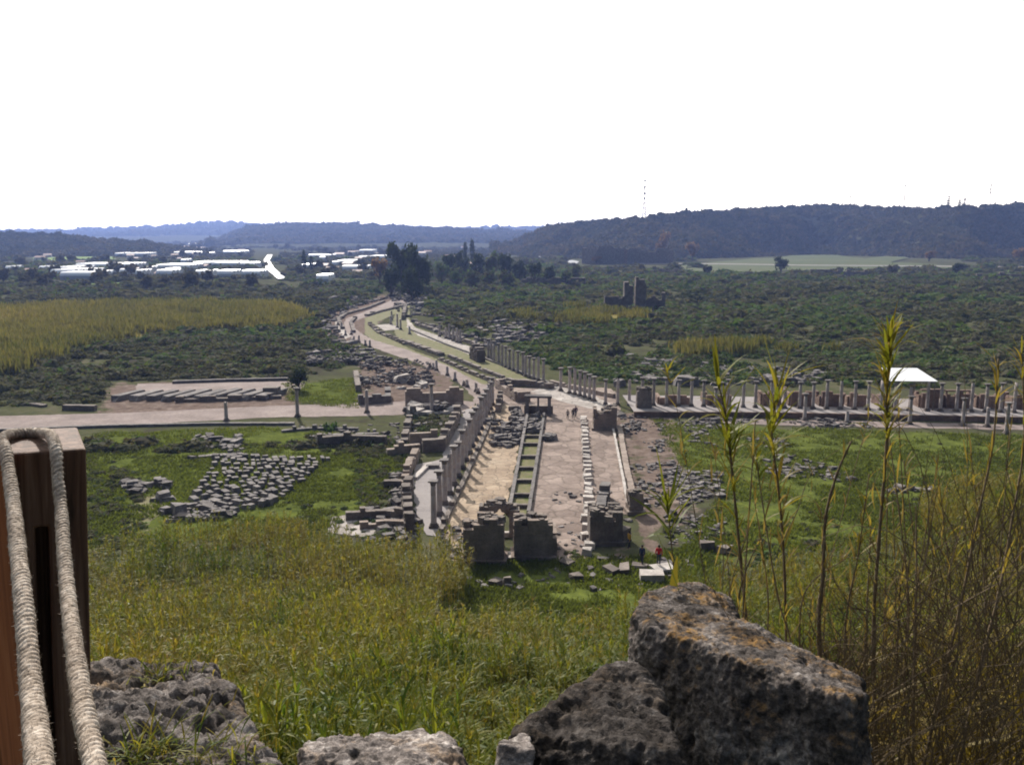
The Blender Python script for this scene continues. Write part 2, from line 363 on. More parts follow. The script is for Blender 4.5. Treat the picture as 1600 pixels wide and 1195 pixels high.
sheet('street', [(588, 508), (612, 506), (628, 514), (600, 517)], M['slabs'], .04)
sheet('street', [(570, 497), (600, 487), (640, 478), (615, 492), (590, 503), (592, 520), (640, 545), (720, 575), (800, 608), (780, 618), (700, 583), (600, 545), (570, 522)], M['grassdirt'], .026)
sheet('path', [(1095, 652), (1200, 655), (1600, 664), (1900, 672), (1900, 688), (1600, 672), (1200, 664), (1090, 660)], M['dirt'], .03)
sheet('courtyard', [(520, 808), (560, 800), (600, 806), (640, 822), (640, 838), (560, 838), (512, 832)], M['slabs'], .04)
sheet('path', [(205, 790), (262, 755), (330, 735), (335, 742), (285, 762), (232, 820), (200, 830)], M['grassdirt'], .03)
sheet('field', [(50, 404), (120, 402), (178, 402), (182, 408), (60, 410)], M['lawnfield'], .9)
sheet('field', [(106, 444), (190, 444), (230, 445), (190, 449), (110, 449)], M['lawnfield'], .9)
sheet('field', [(300, 427), (400, 426), (400, 430), (300, 430)], M['lawnfield'], .9)
sheet('field', [(1050, 418), (1120, 410), (1180, 405), (1215, 404), (1240, 399), (1300, 398), (1330, 403), (1352, 405), (1400, 399), (1420, 404), (1390, 411), (1440, 413), (1500, 418), (1430, 428), (1230, 424), (1110, 432)], M['dryfield'], .9)
sheet('field', [(1570, 424), (1700, 420), (1700, 428), (1580, 431)], M['lawnfield'], .9)
def m_road():
    n = N('worn_asphalt'); c = n.ramp(n.noise(.1, 4, .6, n.pos()), [(.3, (.16, .16, .17)), (.7, (.24, .24, .25))]); return n.set(c, .38, None, .5)
M['road'] = m_road()
sheet('road', [(412, 408), (418, 399), (426, 399), (421, 408), (428, 420), (446, 437), (434, 438), (416, 422)], M['road'], 1.0, jit=.5)
sheet('road', [(800, 394), (850, 399), (905, 410), (900, 414), (868, 408), (830, 401), (798, 398)], M['road'], 1.0, jit=.5)
sheet('road', [(1000, 412.8), (1100, 413), (1250, 415.4), (1600, 418), (1600, 419.4), (1250, 416.6), (1100, 414.2), (1000, 414)], M['concrete'], 1.0, jit=.3)

# hills: real relief standing on the plain
def hill(name, ctl, mat, nrow=40, step=4, gull=.12, sc=60):
    c = np.array(ctl, float); c[:, 2] = np.maximum(c[:, 2], c[:, 3] + 230); px = np.arange(c[0, 0], c[-1, 0] + 1, step)
    rp = np.interp(px, c[:, 0], c[:, 1]); rY = np.interp(px, c[:, 0], c[:, 2]); bY = np.interp(px, c[:, 0], c[:, 3])
    rp = rp + n2(px, px * 0, 60, 9, 4) * 2.0
    ts = np.concatenate([np.linspace(0, 1, nrow), np.linspace(1.1, 2.5, 6)]); V = []
    for t in ts:
        for k in range(len(px)):
            rx, ry, rz = R(px[k], rp[k], rY[k]); Y = bY[k] + (rY[k] - bY[k]) * t; X = rx * Y / rY[k]
            s = min(t, 1); pr = (s ** 1.15) * (1 - .25 * s * (1 - s)); z = rz * pr if t <= 1 else rz * (1 - (t - 1) * .25)
            V.append((X, Y, z))
    V = np.array(V); tt = np.repeat(ts, len(px)); g = fbm(np.stack([V[:, 0] / sc, V[:, 1] / sc * .5, V[:, 0] * 0], 1), 4, 21)
    amp = np.where(tt <= 1, np.sin(np.pi * np.clip(tt, 0, 1)), 0) * np.repeat(rz, 1) * gull
    V[:, 2] += g * amp * 3.0 - (tt == 0) * 3
    n = len(px); i = np.arange((len(ts) - 1) * (n - 1)); a = i // (n - 1); b = i % (n - 1); q = a * n + b
    o = mesh_np(name, V, np.stack([q, q + 1, q + n + 1, q + n], 1), mat, smooth=True,
                attrs={'zone': ('POINT', np.zeros((len(V), 4)))}); tag(o, kind='structure')
    return V.reshape(len(ts), n, 3), o
b = lambda px, py: G(px, py)[1]
HR, _ = hill('hill', [(770, 390, 1450, 1300), (800, 377, 1420, 1250), (860, 353, 1400, b(860, 403)), (940, 343, 1300, b(940, 406)), (1000, 341, 1230, b(1000, 408)), (1080, 333, 1180, b(1080, 405)), (1150, 329, 1130, b(1150, 403)), (1270, 321, 1100, b(1270, 399)), (1360, 323, 1080, b(1360, 400)), (1450, 325, 1060, b(1450, 404)), (1520, 326, 1050, b(1520, 405)), (1600, 318, 1000, b(1600, 402)), (1900, 300, 950, b(1900, 402))], M['ground'])
HL, _ = hill('hill', [(-350, 350, 1400, 1130), (0, 362, 1400, 1130), (60, 364, 1400, 1130), (100, 366, 1400, 1140), (160, 374, 1420, 1150), (230, 377, 1430, 1180), (270, 384, 1450, 1230), (325, 393, 1480, 1330)], M['ground'])
HF, _ = hill('hills', [(-500, 352, 5200, 3200), (100, 360, 5200, 3200), (250, 353, 5200, 3200), (340, 348, 5200, 3200), (420, 350, 5200, 3200), (640, 356, 5200, 3200), (1000, 352, 5200, 3200)], M['ground'], sc=300)
HM, _ = hill('hills', [(300, 384, 2900, 2000), (345, 372, 2900, 2000), (390, 354, 2900, 2000), (440, 350, 2900, 2000), (520, 349, 2900, 2000), (600, 354, 2900, 2000), (700, 357, 2900, 2000), (740, 359, 2900, 2000), (830, 362, 2900, 2000), (900, 366, 2900, 2000)], M['ground'], sc=200)
# ---------------------------------------------------------------- scattered growth
def leaf_blob(nl, seed, size, lump=.35, flat=.75, low=-.1):
    """leaf faces spread through a lumpy crown of unit radius"""
    r = np.random.RandomState(seed); P = r.normal(size=(nl, 3)); P /= np.linalg.norm(P, axis=1)[:, None]
    rad = (.80 + lump * fbm(P * 2.1 + seed, 3, seed)) * (r.uniform(.45, 1.0, nl) ** .35)
    C = P * rad[:, None]; C[:, 2] = np.maximum(C[:, 2] * flat, low)
    t1 = r.normal(size=(nl, 3)); t1 = t1 * .8 + np.cross(P, r.normal(size=(nl, 3))); t1 /= np.linalg.norm(t1, axis=1)[:, None]
    t2 = np.cross(t1, P + r.normal(size=(nl, 3)) * .7); t2 /= np.linalg.norm(t2, axis=1)[:, None]
    s = (size * r.uniform(.6, 1.3, nl))[:, None]
    V = np.stack([C - t1 * s - t2 * s * .5, C + t1 * s * .3 - t2 * s * .7, C + t1 * s + t2 * s * .4, C - t1 * s * .2 + t2 * s * .8], 1).reshape(-1, 3)
    F = np.arange(nl * 4).reshape(nl, 4); k = np.clip(.5 + .5 * fbm(C * 2.5 + 9, 2, seed + 5) + r.uniform(-.12, .12, nl), 0, 1)
    return V, F, k
def core_blob(seed, n=10, lump=.35, flat=.75, s=.78):
    """solid heart of twigs under the leaves"""
    V = []
    for i in range(n // 2 + 1):
        th = math.pi / 2 * i / (n // 2) * 1.25 - .25 * math.pi / 2
        for k in range(n):
            a = 2 * math.pi * k / n; V.append((math.cos(th) * math.cos(a), math.cos(th) * math.sin(a), math.sin(th)))
    V = np.array(V); rad = (.80 + lump * fbm(V * 2.1 + seed, 3, seed)) * s; V = V * rad[:, None]; V[:, 2] *= flat
    F = [(i * n + k, i * n + (k + 1) % n, (i + 1) * n + (k + 1) % n, (i + 1) * n + k) for i in range(n // 2) for k in range(n)]
    return V, np.array(F), np.full(len(F), .25)
def join_t(*ts):
    V = []; F = []; K = []; o = 0
    for v, f, k in ts: V.append(v); F.append(f + o); K.append(k); o += len(v)
    return np.concatenate(V), np.concatenate(F), np.concatenate(K)
def scatter(name, tm, pos, rot, scl, idx, rnd, mat, kind='stuff', parent=None, mixk=.5, loc=None, smooth=False, tilt=None):
    pos = np.asarray(pos, float); scl = np.asarray(scl, float)
    if scl.ndim == 1: scl = np.stack([scl] * 3, 1)
    Vs = []; Fs = []; Rs = []; off = 0
    for t, (V, F, k) in enumerate(tm):
        w = np.where(idx == t)[0]
        if len(w) == 0: continue
        ca, sa = np.cos(rot[w]), np.sin(rot[w]); P = V[None] * scl[w][:, None, :]
        X = P[..., 0] * ca[:, None] - P[..., 1] * sa[:, None]; Y = P[..., 0] * sa[:, None] + P[..., 1] * ca[:, None]
        Z = P[..., 2]
        if tilt is not None: X = X + Z * tilt[w, 0][:, None]; Y = Y + Z * tilt[w, 1][:, None]
        Q = np.stack([X, Y, Z], -1) + pos[w][:, None, :]
        Vs.append(Q.reshape(-1, 3)); Fs.append((F[None] + (np.arange(len(w)) * len(V))[:, None, None]).reshape(-1, F.shape[1]) + off)
        Rs.append((rnd[w][:, None] * (1 - mixk) + k[None] * mixk).ravel()); off += len(w) * len(V)
    o = mesh_np(name, np.concatenate(Vs), np.concatenate(Fs), mat, parent, smooth, {'rnd': ('FACE', np.concatenate(Rs))}, loc)
    if kind: o['kind'] = kind
    return o
RS = np.random.RandomState(7)
bush_t = [join_t(core_blob(s), leaf_blob(60, s, .20)) for s in range(6)]
bush_near = [join_t(core_blob(s, 14), leaf_blob(260, s, .10)) for s in range(4)]
allx = lambda polys, x, y: np.any([inpoly(x, y, p) for p in polys], 0)
def grow(n, az, rmin, rmax, reject=None, inside=None, power=1.0):
    A = np.radians(RS.uniform(-az, az, n)); u = RS.uniform(0, 1, n)
    r = np.exp(np.log(rmin) + (np.log(rmax) - np.log(rmin)) * u)
    x, y = r * np.tan(A), r
    k = np.ones(n, bool)
    if reject is not None: k &= ~allx(reject, x, y)
    if inside is not None: k &= allx(inside, x, y)
    return x[k], y[k]
CLEAR = [PXP(p) for p in (
    [(640, 900), (640, 730), (690, 690), (700, 655), (560, 560), (510, 520), (505, 495), (560, 480), (600, 455), (650, 462), (700, 520), (800, 535), (880, 585), (960, 600), (1700, 610), (1900, 700), (1100, 680), (1010, 690), (1050, 880), (1000, 960), (700, 960)],
    [(-400, 700), (-400, 640), (150, 632), (170, 596), (480, 590), (560, 565), (700, 580), (740, 640), (690, 690)],
    [(225, 830), (240, 780), (340, 700), (560, 700), (540, 760), (430, 790), (330, 830)],
    [(1000, 640), (1120, 655), (1900, 690), (1900, 760), (1300, 790), (1130, 830), (1000, 800)])]
FIELDS = [PXP(p) for p in ([(1070, 405), (1240, 397), (1440, 402), (1560, 414), (1400, 424), (1110, 430)], [(30, 400), (190, 400), (190, 409), (40, 411)], [(392, 388), (436, 388), (444, 405), (466, 446), (424, 452), (400, 424)], [(890, 420), (1070, 420), (1070, 398), (890, 400)], [(930, 497), (1035, 497), (1028, 478), (935, 478)], [(0, 436), (600, 436), (600, 441), (0, 441)])]
x, y = grow(29000, 40, 110, 1000, reject=CLEAR + GOLD[:1]); xx, yy = x + 22 * n2(x, y * .5, 25, 88), y + 60 * n2(x, y * .5, 25, 89); k = ~allx(FIELDS, xx, yy); x, y = x[k], y[k]
k = (n2(x, y, 30, 31)[:] > -.32 + .18 * RS.normal(size=len(x))) | (y > 260); x, y = x[k], y[k]
k = (y < 640) | (RS.uniform(0, 1, len(x)) < .7); x, y = x[k], y[k]
s = (.85 + .005 * y) * np.minimum(RS.lognormal(-.08, .5, len(x)), 2.1); n = len(x)
rn = np.clip(.48 + n2(x, y, 80, 41, 3) * .7 + n2(x, y, 22, 47, 2) * .35 + RS.normal(0, .12, n), 0, 1)
hz = RS.uniform(.5, .95, n)
bush_mid = [join_t(core_blob(s_, 12), leaf_blob(170, s_, .12)) for s_ in range(5)]
for kk_, tt_ in ((y < 240, bush_mid), (y >= 240, bush_t)):
    m_ = int(kk_.sum()); scatter('scrubland', tt_, np.stack([x, y, H(x, y) - .1], 1)[kk_], RS.uniform(0, 6.3, m_), np.stack([s, s, s * hz], 1)[kk_], RS.randint(0, len(tt_), m_), rn[kk_], M['scrub'])
# near scrub between the lawns
x, y = grow(9000, 40, 66, 150, reject=CLEAR); n2v = n2(x, y, 14, 33); lw = zone(x, y, LAWN)
k = (lw < .3) | ((n2v > .02) & (RS.uniform(0, 1, len(x)) < .42)); x, y = x[k], y[k]; n = len(x)
s = .45 * RS.lognormal(0, .4, n)
scatter('undergrowth', bush_mid, np.stack([x, y, H(x, y) - .05], 1), RS.uniform(0, 6.3, n), np.stack([s, s, s * .8], 1), RS.randint(0, 6, n), np.clip(.5 + n2(x, y, 25, 43) * .8 + RS.normal(0, .15, n), 0, 1), M['scrub'])
# short grass on the lawns
def tuft(seed, nb=7, h=.22, w=.05, spread=.22):
    r = np.random.RandomState(seed); V = []; 
    for i in range(nb):
        a = r.uniform(0, 6.28); cx, cy = r.normal(0, spread, 2); hh = h * r.uniform(.5, 1.2); lx, ly = r.normal(0, .09, 2); dx, dy = math.cos(a) * w, math.sin(a) * w
        V += [(cx - dx, cy - dy, 0), (cx + dx, cy + dy, 0), (cx + lx + dx * .4, cy + ly + dy * .4, hh), (cx + lx - dx * .4, cy + ly - dy * .4, hh)]
    return np.array(V), np.arange(nb * 4).reshape(nb, 4), r.uniform(0, 1, nb)
tuft_t = [tuft(i) for i in range(5)]
x, y = grow(130000, 40, 44, 185, inside=LAWN); k = n2(x, y, 4, 51, 4) > -.22; x, y = x[k], y[k]; n = len(x)
scatter('grass', tuft_t, np.stack([x, y, H(x, y)], 1), RS.uniform(0, 6.3, n), RS.uniform(.7, 1.6, n), RS.randint(0, 5, n), np.clip(.45 + n2(x, y, 9, 52) * .8, 0, 1), M['grass'])
# golden reed field across the plain
def clump(seed, nb=22, h=2.6, spread=1.0, w=.07):
    r = np.random.RandomState(seed); V = []
    for i in range(nb):
        a = r.uniform(0, 6.28); cx, cy = r.normal(0, spread, 2); hh = h * r.uniform(.6, 1.15); lx, ly = r.normal(0, .35, 2); dx, dy = math.cos(a) * w, math.sin(a) * w
        V += [(cx - dx, cy - dy, 0), (cx + dx, cy + dy, 0), (cx + lx + dx * 1.3, cy + ly + dy * 1.3, hh * .7), (cx + lx * 1.5 - dx * .2, cy + ly * 1.5 - dy * .2, hh)]
    return np.array(V), np.arange(nb * 4).reshape(nb, 4), r.uniform(0, 1, nb)
cl = [clump(i, 24, 2.6, 1.1, .14) for i in range(4)]
x, y = grow(60000, 42, 150, 420, inside=GOLD); k = (n2(x, y, 9, 61) > -.38) & ((x < 0) | (n2(x, y, 12, 63) > .05)); x, y = x[k], y[k]; n = len(x)
scatter('reed_field', cl, np.stack([x, y, H(x, y) - .2], 1), RS.uniform(0, 6.3, n), (.75 + y * .0012) * RS.uniform(.6, 1.3, n) * (1 + .35 * n2(x, y, 8, 67)), RS.randint(0, 4, n), np.clip(np.where(x < 0, .5, -.05) + n2(x, y, 35, 62) * .9, 0, 1), M['goldreed'])

# woodland clothing the hills, far-off and merging
def clothe(name, V, n, smin, smax, mat, seed, tmin=0.0, nl=34, sp=.16):
    r = np.random.RandomState(seed); nr, nc = V.shape[:2]; ts = nr - 6
    i = r.uniform(tmin * ts, ts - 1.01, n); j = r.uniform(0, nc - 1.01, n); i0 = i.astype(int); j0 = j.astype(int)
    P = V[i0, j0] * (1 - (i - i0))[:, None] + V[i0 + 1, j0] * (i - i0)[:, None]; P = P * (1 - (j - j0))[:, None] + V[i0, j0 + 1] * (j - j0)[:, None]
    s = r.uniform(smin, smax, n) * r.lognormal(0, .25, n)
    g = n2(P[:, 0], P[:, 1], 60, seed)
    tm = [join_t(core_blob(q, 8, s=.8), leaf_blob(nl, q, .26)) for q in range(5)]
    P[:, 2] -= s * .15
    return scatter(name, tm, P, r.uniform(0, 6.3, n), np.stack([s, s, s * r.uniform(.8, 1.3, n)], 1), r.randint(0, 5, n), np.clip(.42 + g * .6 + r.normal(0, sp, n), 0, 1), mat)
clothe('woodland', HR, 11000, 3.2, 7.2, M['wood'], 71, nl=44, sp=.26)
clothe('woodland', HR, 420, 4.5, 8, M['wood'], 75, .94, 60)
clothe('woodland', HL, 4200, 4, 7, M['wood'], 72)
clothe('woodland', HM, 6500, 9, 15, M['wood'], 73, .2, 22)
clothe('woodland', HF, 4500, 16, 26, M['wood'], 74, .4, 22)

# woods and hedges over the far end of the plain
x, y = grow(15000, 40, 780, 3200, reject=FIELDS); u_ = x / y; ty = (y > 780) & ~((np.abs(u_ + .42) < .2) & (y < 1050) & (RS.uniform(0, 1, len(x)) < .75))
k = ty & (n2(x, y * .35, 60, 81) > np.where(y < 1200, .05, -.25)); x, y = x[k], y[k]; n = len(x); s = (1.6 + y * .0022) * RS.lognormal(0, .3, n)
scatter('woodland', bush_t, np.stack([x, y, H(x, y) - .3], 1), RS.uniform(0, 6.3, n), np.stack([s, s, s * RS.uniform(.7, 1.1, n)], 1), RS.randint(0, 6, n), np.clip(.45 + n2(x, y, 120, 82) * .6 + RS.normal(0, .12, n), 0, 1), M['wood'])
# trees one can tell apart
def limb_tree(name, x, y, h, w, mat, label, group=None, seed=0, z=None, trunk=.25, cyp=False, nl=420, cat='tree', leaf=.12, col=None):
    z = float(H(x, y)[0]) if z is None else z; r = random.Random(seed)
    root = empty(name, (x, y, z), r.uniform(0, 6), label, cat, group)
    m = MB(); th = h * trunk; m.tube([(0, 0, -.3), (.03 * w, 0, th * .5), (0, .03 * w, th), (0, 0, h * .8)], [w * .07, w * .055, w * .045, w * .012], 7)
    for q in range(5):
        a = q * 1.26 + r.uniform(-.3, .3); zz = th * r.uniform(.7, 1.5); m.tube([(0, 0, zz), (math.cos(a) * w * .22, math.sin(a) * w * .22, zz + h * .18), (math.cos(a) * w * .38, math.sin(a) * w * .38, zz + h * .32)], [w * .035, w * .025, w * .01], 5)
    m.build('trunk', M['bark'], root)
    ts = []; ps = []; sc = []
    if cyp: cl_ = [(0, 0, th + (h - th) * t, w * .5 * math.sin(math.pi * (.12 + .8 * t)) ** .7) for t in (.12, .3, .5, .7, .88)]
    else:
        cl_ = [(0, 0, th + (h - th) * .5, w * .40)]
        for q in range(7):
            a = q * .9 + r.uniform(-.3, .3); rr_ = w * .28 * r.uniform(.6, 1.1); cl_.append((math.cos(a) * rr_, math.sin(a) * rr_, th + (h - th) * r.uniform(.2, .78), w * .5 * r.uniform(.42, .62)))
    k = len(cl_); per = max(30, nl // k); tm = [join_t(core_blob(seed * 7 + q, 8, .4, .9, .62), leaf_blob(per, seed * 7 + q, leaf * 1.6, .45, .95, -1)) for q in range(3)]
    P = np.array([c[:3] for c in cl_]); sv = np.array([c[3] for c in cl_]); hs = (h - th) * (.24 if cyp else .36)
    scatter('crown', tm, P, np.array([r.uniform(0, 6) for _ in cl_]), np.stack([sv, sv, np.full(k, hs) * (np.array([r.uniform(.7, 1.1) for _ in cl_]))], 1), np.arange(k) % 3, np.array([r.uniform(.2, .8) for _ in cl_]) if col is None else np.full(k, col), mat, None, root)
    return root
def tree_px(name, px, pyb, pyt, wpx, mat, label, **k):
    x, y = G(px, pyb); dep = y * math.cos(PITCH) + CH * math.sin(PITCH); sc = dep / FPX
    return limb_tree(name, x, y, (pyb - pyt) * sc, wpx * sc, mat, label, **k)
def bush_px(name, px, pyb, pyt, wpx, mat, label, seed=1, cat='bush', group=None, nl=420):
    x, y = G(px, pyb); dep = y * math.cos(PITCH) + CH * math.sin(PITCH); sc = dep / FPX; w = wpx * sc; h = (pyb - pyt) * sc
    n = 4; r = np.random.RandomState(seed); P = np.stack([r.uniform(-.25, .25, n) * w, r.uniform(-.25, .25, n) * w, np.zeros(n)], 1); P[0] = 0
    s = np.stack([np.full(n, w * .4), np.full(n, w * .4), h * r.uniform(.6, 1.1, n)], 1); s[0] = (w * .5, w * .5, h)
    o = scatter(name, [join_t(core_blob(q + seed, 10), leaf_blob(nl // 4, q + seed, .14)) for q in range(2)], P, r.uniform(0, 6, n), s, np.arange(n) % 2, r.uniform(.2, .8, n), mat, None, None, .5, (x, y, float(H(x, y)[0]) - .1))
    return tag(o, label, cat, group)
tree_px('round_tree', 467, 610, 573, 36, M['tree'], 'round dark green tree standing alone by the pale courtyard path', seed=3)
bush_px('bright_bush', 514, 672, 650, 28, M['greentree'], 'rounded bright green bush on the lawn below the earth path', 4)
bush_px('dark_bush', 958, 558, 526, 42, M['scrub'], 'tall dark bush in the scrub behind the upper street columns', 5)
bush_px('dark_bush', 1030, 524, 505, 24, M['scrub'], 'dark square bush in the scrub right of the ruined gate towers', 6)
tree_px('oak_tree', 1220, 428, 401, 26, M['tree'], 'lone dark tree at the near edge of the pale dry field', seed=7)
tree_px('oak_tree', 1495, 432, 410, 22, M['tree'], 'dark pointed tree alone right of the dry field', seed=8)
tree_px('autumn_tree', 1594, 411, 385, 26, M['autumn'], 'yellow autumn tree at the far right foot of the hill', seed=9)
tree_px('autumn_tree', 1035, 408, 362, 24, M['autumn'], 'orange autumn tree above the long ruined stadium wall', seed=10)
tree_px('autumn_tree', 1082, 409, 380, 26, M['autumn'], 'brownish autumn tree right of the stadium wall end', seed=11)
tree_px('autumn_tree', 1452, 409, 392, 22, M['autumn'], 'small rust coloured tree beside the bare slope under the hill', seed=12)
tree_px('autumn_tree', 594, 448, 402, 26, M['autumn'], 'thin yellow tree beside the tall dark evergreens at the street end', seed=13)
tree_px('autumn_tree', 932, 413, 398, 20, M['autumn'], 'small orange tree left of the stadium wall', seed=14)
tree_px('evergreen_tree', 628, 455, 380, 48, M['tree'], 'tallest pointed dark evergreen where the colonnaded street ends', seed=15, nl=700, trunk=.15)
tree_px('evergreen_tree', 656, 458, 386, 46, M['tree'], 'broad round topped dark evergreen right of the tallest one', seed=16, nl=700, trunk=.15)
tree_px('evergreen_tree', 645, 470, 420, 44, M['tree'], 'low dark tree in front of the two tall evergreens', seed=17, nl=500, trunk=.1)
tree_px('evergreen_tree', 612, 464, 412, 32, M['tree'], 'narrow dark tree left under the tallest evergreen', seed=18, nl=500, trunk=.1)
tree_px('cypress_tree', 738, 420, 375, 11, M['tree'], 'tallest slim cypress behind the dark grove', seed=19, cyp=True)
tree_px('cypress_tree', 727, 420, 380, 10, M['tree'], 'slim cypress just left of the tallest cypress', seed=20, cyp=True)
tree_px('cypress_tree', 476, 428, 393, 11, M['tree'], 'dark cypress beside the shiny curved road and white roofs', seed=21, cyp=True)
tree_px('cypress_tree', 487, 428, 400, 10, M['tree'], 'shorter cypress just right of the one by the shiny road', seed=22, cyp=True)
for q, (a, bb, t, w) in enumerate([(700, 440, 396, 30), (722, 438, 393, 30), (745, 440, 391, 32), (768, 438, 390, 34), (790, 440, 393, 32), (812, 442, 400, 30), (836, 446, 408, 30), (858, 446, 414, 26), (690, 446, 410, 28), (712, 450, 418, 30), (738, 452, 420, 32), (764, 450, 422, 28), (792, 452, 424, 30), (884, 448, 424, 22), (900, 440, 416, 20)]):
    tree_px('grove_tree', a, bb, t, w, M['tree'] if q % 5 != 3 else M['scrub'], ORD[q] + ' tree from the left in the back row of the dark grove', seed=30 + q, group='trees of the dark grove behind the street', nl=340, trunk=.12) if q < 8 else \
    tree_px('grove_tree', a, bb, t, w, M['scrub'], ORD[q - 8] + ' tree from the left in the lower front row of the dark grove', seed=30 + q, group='trees of the dark grove behind the street', nl=340, trunk=.12)
# scattered far trees among the greenhouses: share one look
RT = random.Random(5); TG = 'trees standing between the greenhouses'
proto = [limb_tree('valley_tree', 0, 0, 8, 9, M['wood'], 'dark bushy tree among the white greenhouses on the far plain', TG, 60 + q, 0, .12, nl=160, leaf=.2) for q in range(3)]
spots = []
for q in range(150):
    px = RT.uniform(-60, 640); py = RT.choice([RT.uniform(434, 452), RT.uniform(408, 432), RT.uniform(386, 404)])
    if 396 < px < 462 and 390 < py < 452: continue
    if any(abs(px - c) < w and abs(py - e) < 4 for c, e, w in ((140, 424, 60), (290, 422, 60), (360, 418, 60), (115, 405, 70), (370, 434, 45), (545, 420, 30))) and RT.random() < .85: continue
    spots.append(G(px, py))
for q, (a, bb) in enumerate(spots):
    o = proto[q] if q < 3 else copy_tree(proto[q % 3]); sc = .75 * RT.uniform(.6, 1.3) * (1 + bb / 2500)
    o.location = (a, bb, float(H(a, bb)[0]) - .2); o.scale = (sc, sc, sc); o.rotation_euler = (0, 0, RT.uniform(0, 6))
PG = 'trees dotted along the foot of the wooded hill'
for q in range(46):
    px = RT.uniform(800, 1600); py = RT.choice([RT.uniform(398, 410), RT.uniform(404, 432)]); a, bb = G(px, py)
    if allx(FIELDS, np.array([a]), np.array([bb]))[0]: continue
    if 1000 < px < 1600 and 409 < py < 424: continue
    o = copy_tree(proto[q % 3]); sc = RT.uniform(.45, 1.0); o['label'] = 'dark bushy tree on the plain at the foot of the wooded hill'; o['group'] = PG
    o.location = (a, bb, float(H(a, bb)[0]) - .2); o.scale = (sc,) * 3; o.rotation_euler = (0, 0, RT.uniform(0, 6))
# ---------------------------------------------------------------- columns
def column_mesh(h, r=.30, broken=False, seed=0, cap=True):
    rd = random.Random(seed); b_ = MB(); b_.box((0, 0, .10), (r * 2.9, r * 2.9, .22), 0, .015, rd); b_.lathe([(r * 1.35, .21), (r * 1.42, .27), (r * 1.3, .33), (r * 1.12, .36), (r * 1.22, .42), (r * 1.05, .46)], 14)
    s_ = MB(); prof = [(r, .46)]; z = .46; top = h - (.5 if cap else 0)
    while z < top - .7:
        z2 = min(top, z + rd.uniform(1.0, 1.7)); k = 1 - .14 * (z2 / h)
        prof += [(r * (1 - .14 * z / h), z + .02), (r * k, z2 - .02), (r * (k - .05), z2)]; z = z2
    prof += [(r * .86, top)]
    s_.lathe(prof, 14)
    if broken:
        s_.v = [(a, b2, c + (rd.uniform(-.28, .1) if c > top - .08 else 0)) for a, b2, c in s_.v]
    c_ = None
    if cap:
        c_ = MB(); c_.lathe([(r * .88, top), (r * .95, top + .05), (r * 1.02, top + .22), (r * 1.3, top + .36)], 12); c_.box((0, 0, h - .07), (r * 3.0, r * 3.0, .14), 0, .02, rd)
    return b_.mesh('base', M['stone_dark']), s_.mesh('shaft', M['shaft'], True), c_.mesh('capital', M['stone_grey']) if c_ else None
CM = {}
def get_col(h, cap, v, r=.30):
    k = (round(h, 1), cap, v, r)
    if k not in CM: CM[k] = column_mesh(k[0], r, not cap, v * 13 + int(h * 10), cap)
    return CM[k]
def column(x, y, z, h, label, group=None, cap=True, rz=0, r=.30, v=0, tilt=0, name='column'):
    root = empty(name, (x, y, z), rz, label, 'column', group); root.rotation_euler[0] = tilt
    for n_, me in zip(('base', 'shaft', 'capital'), get_col(h, cap, v, r)):
        if me: o = bpy.data.objects.new(n_, me); S.collection.objects.link(o); o.parent = root
    return root
RC = random.Random(11)
AX = math.atan2(-.07, 1)
g = 'columns along the left side of the near street'
hs = [4.7, 4.7, 4.9, 4.5, 4.6, 4.2, 4.8, 4.5, 4.6, 4.8, 4.7, 4.5, 4.8, 4.6, 4.7, 4.9, 4.6, 4.7]
for i in range(18):
    y = 80.5 + 3.6 * i; x = -7.6 + .071 * (y - 80.5)
    column(x, y, .05, hs[i], 'nearest grey column of the row left of the ochre street, casting a shadow across it' if i == 0 else ORD[i] + ' column from the near end of the row left of the ochre paved street', g, cap=i % 4 != 3, rz=AX, v=i % 3)
g = 'columns behind the bend on the right side of the upper street'
pts = [(763, 560), (767.5, 562.5), (772, 566), (779, 568), (784.5, 571), (790, 574), (796, 577), (802, 579.5), (809, 583), (817, 586), (821, 588.5), (827, 590.5), (834, 593), (841, 595), (849, 597.5)]
for i, (a, b2) in enumerate(pts):
    x, y = G(a, b2); column(x, y, .04, RC.uniform(4.2, 4.8), ORD[i] + ' column from the far end of the close-set row beside the upper street', g, cap=i % 3 != 1, rz=.3, v=i % 3)
g = 'columns stepping down to the street junction'
pts = [(876, 611), (890, 615), (898, 617), (906, 619), (913.5, 621.5), (921, 624), (928, 627)]
for i, (a, b2) in enumerate(pts):
    x, y = G(a, b2); column(x, y, .04, RC.uniform(4.3, 4.8), ORD[i] + ' column from the far end, short row above the three walkers', g, cap=i != 2, rz=.3, v=i % 3)
g = 'columns of the raised colonnade on the right'
pxs = [946, 965, 983, 1003, 1021, 1041, 1060, 1080, 1099, 1118, 1137, 1161, 1180, 1204.5, 1225.6, 1249, 1270, 1291, 1313, 1335, 1356, 1376, 1398, 1421, 1448, 1469, 1494, 1517, 1540, 1563, 1584, 1606, 1630]
for i, a in enumerate(pxs):
    b2 = 632 + (a - 946) / 654 * 13; zz = .04 if a < 990 else .85; x, y = G(a, b2, zz)
    lab = 'column standing under the white canopy roof on its %s side' % ('left' if a == 1421 else 'right') if a in (1421, 1448) else (ORD[i] if i < 30 else ['thirty-first', 'thirty-second', 'thirty-third'][i - 30]) + ' column from the left in the long raised colonnade on the right'
    column(x, y, zz, RC.choice([4.3, 4.5, 4.6, 4.7]) if i not in (9, 14) else 3.2, lab, g, cap=RC.random() < .75, rz=-.1, v=i % 3, r=.27)
g = 'columns on the near edge of the path below the raised colonnade'
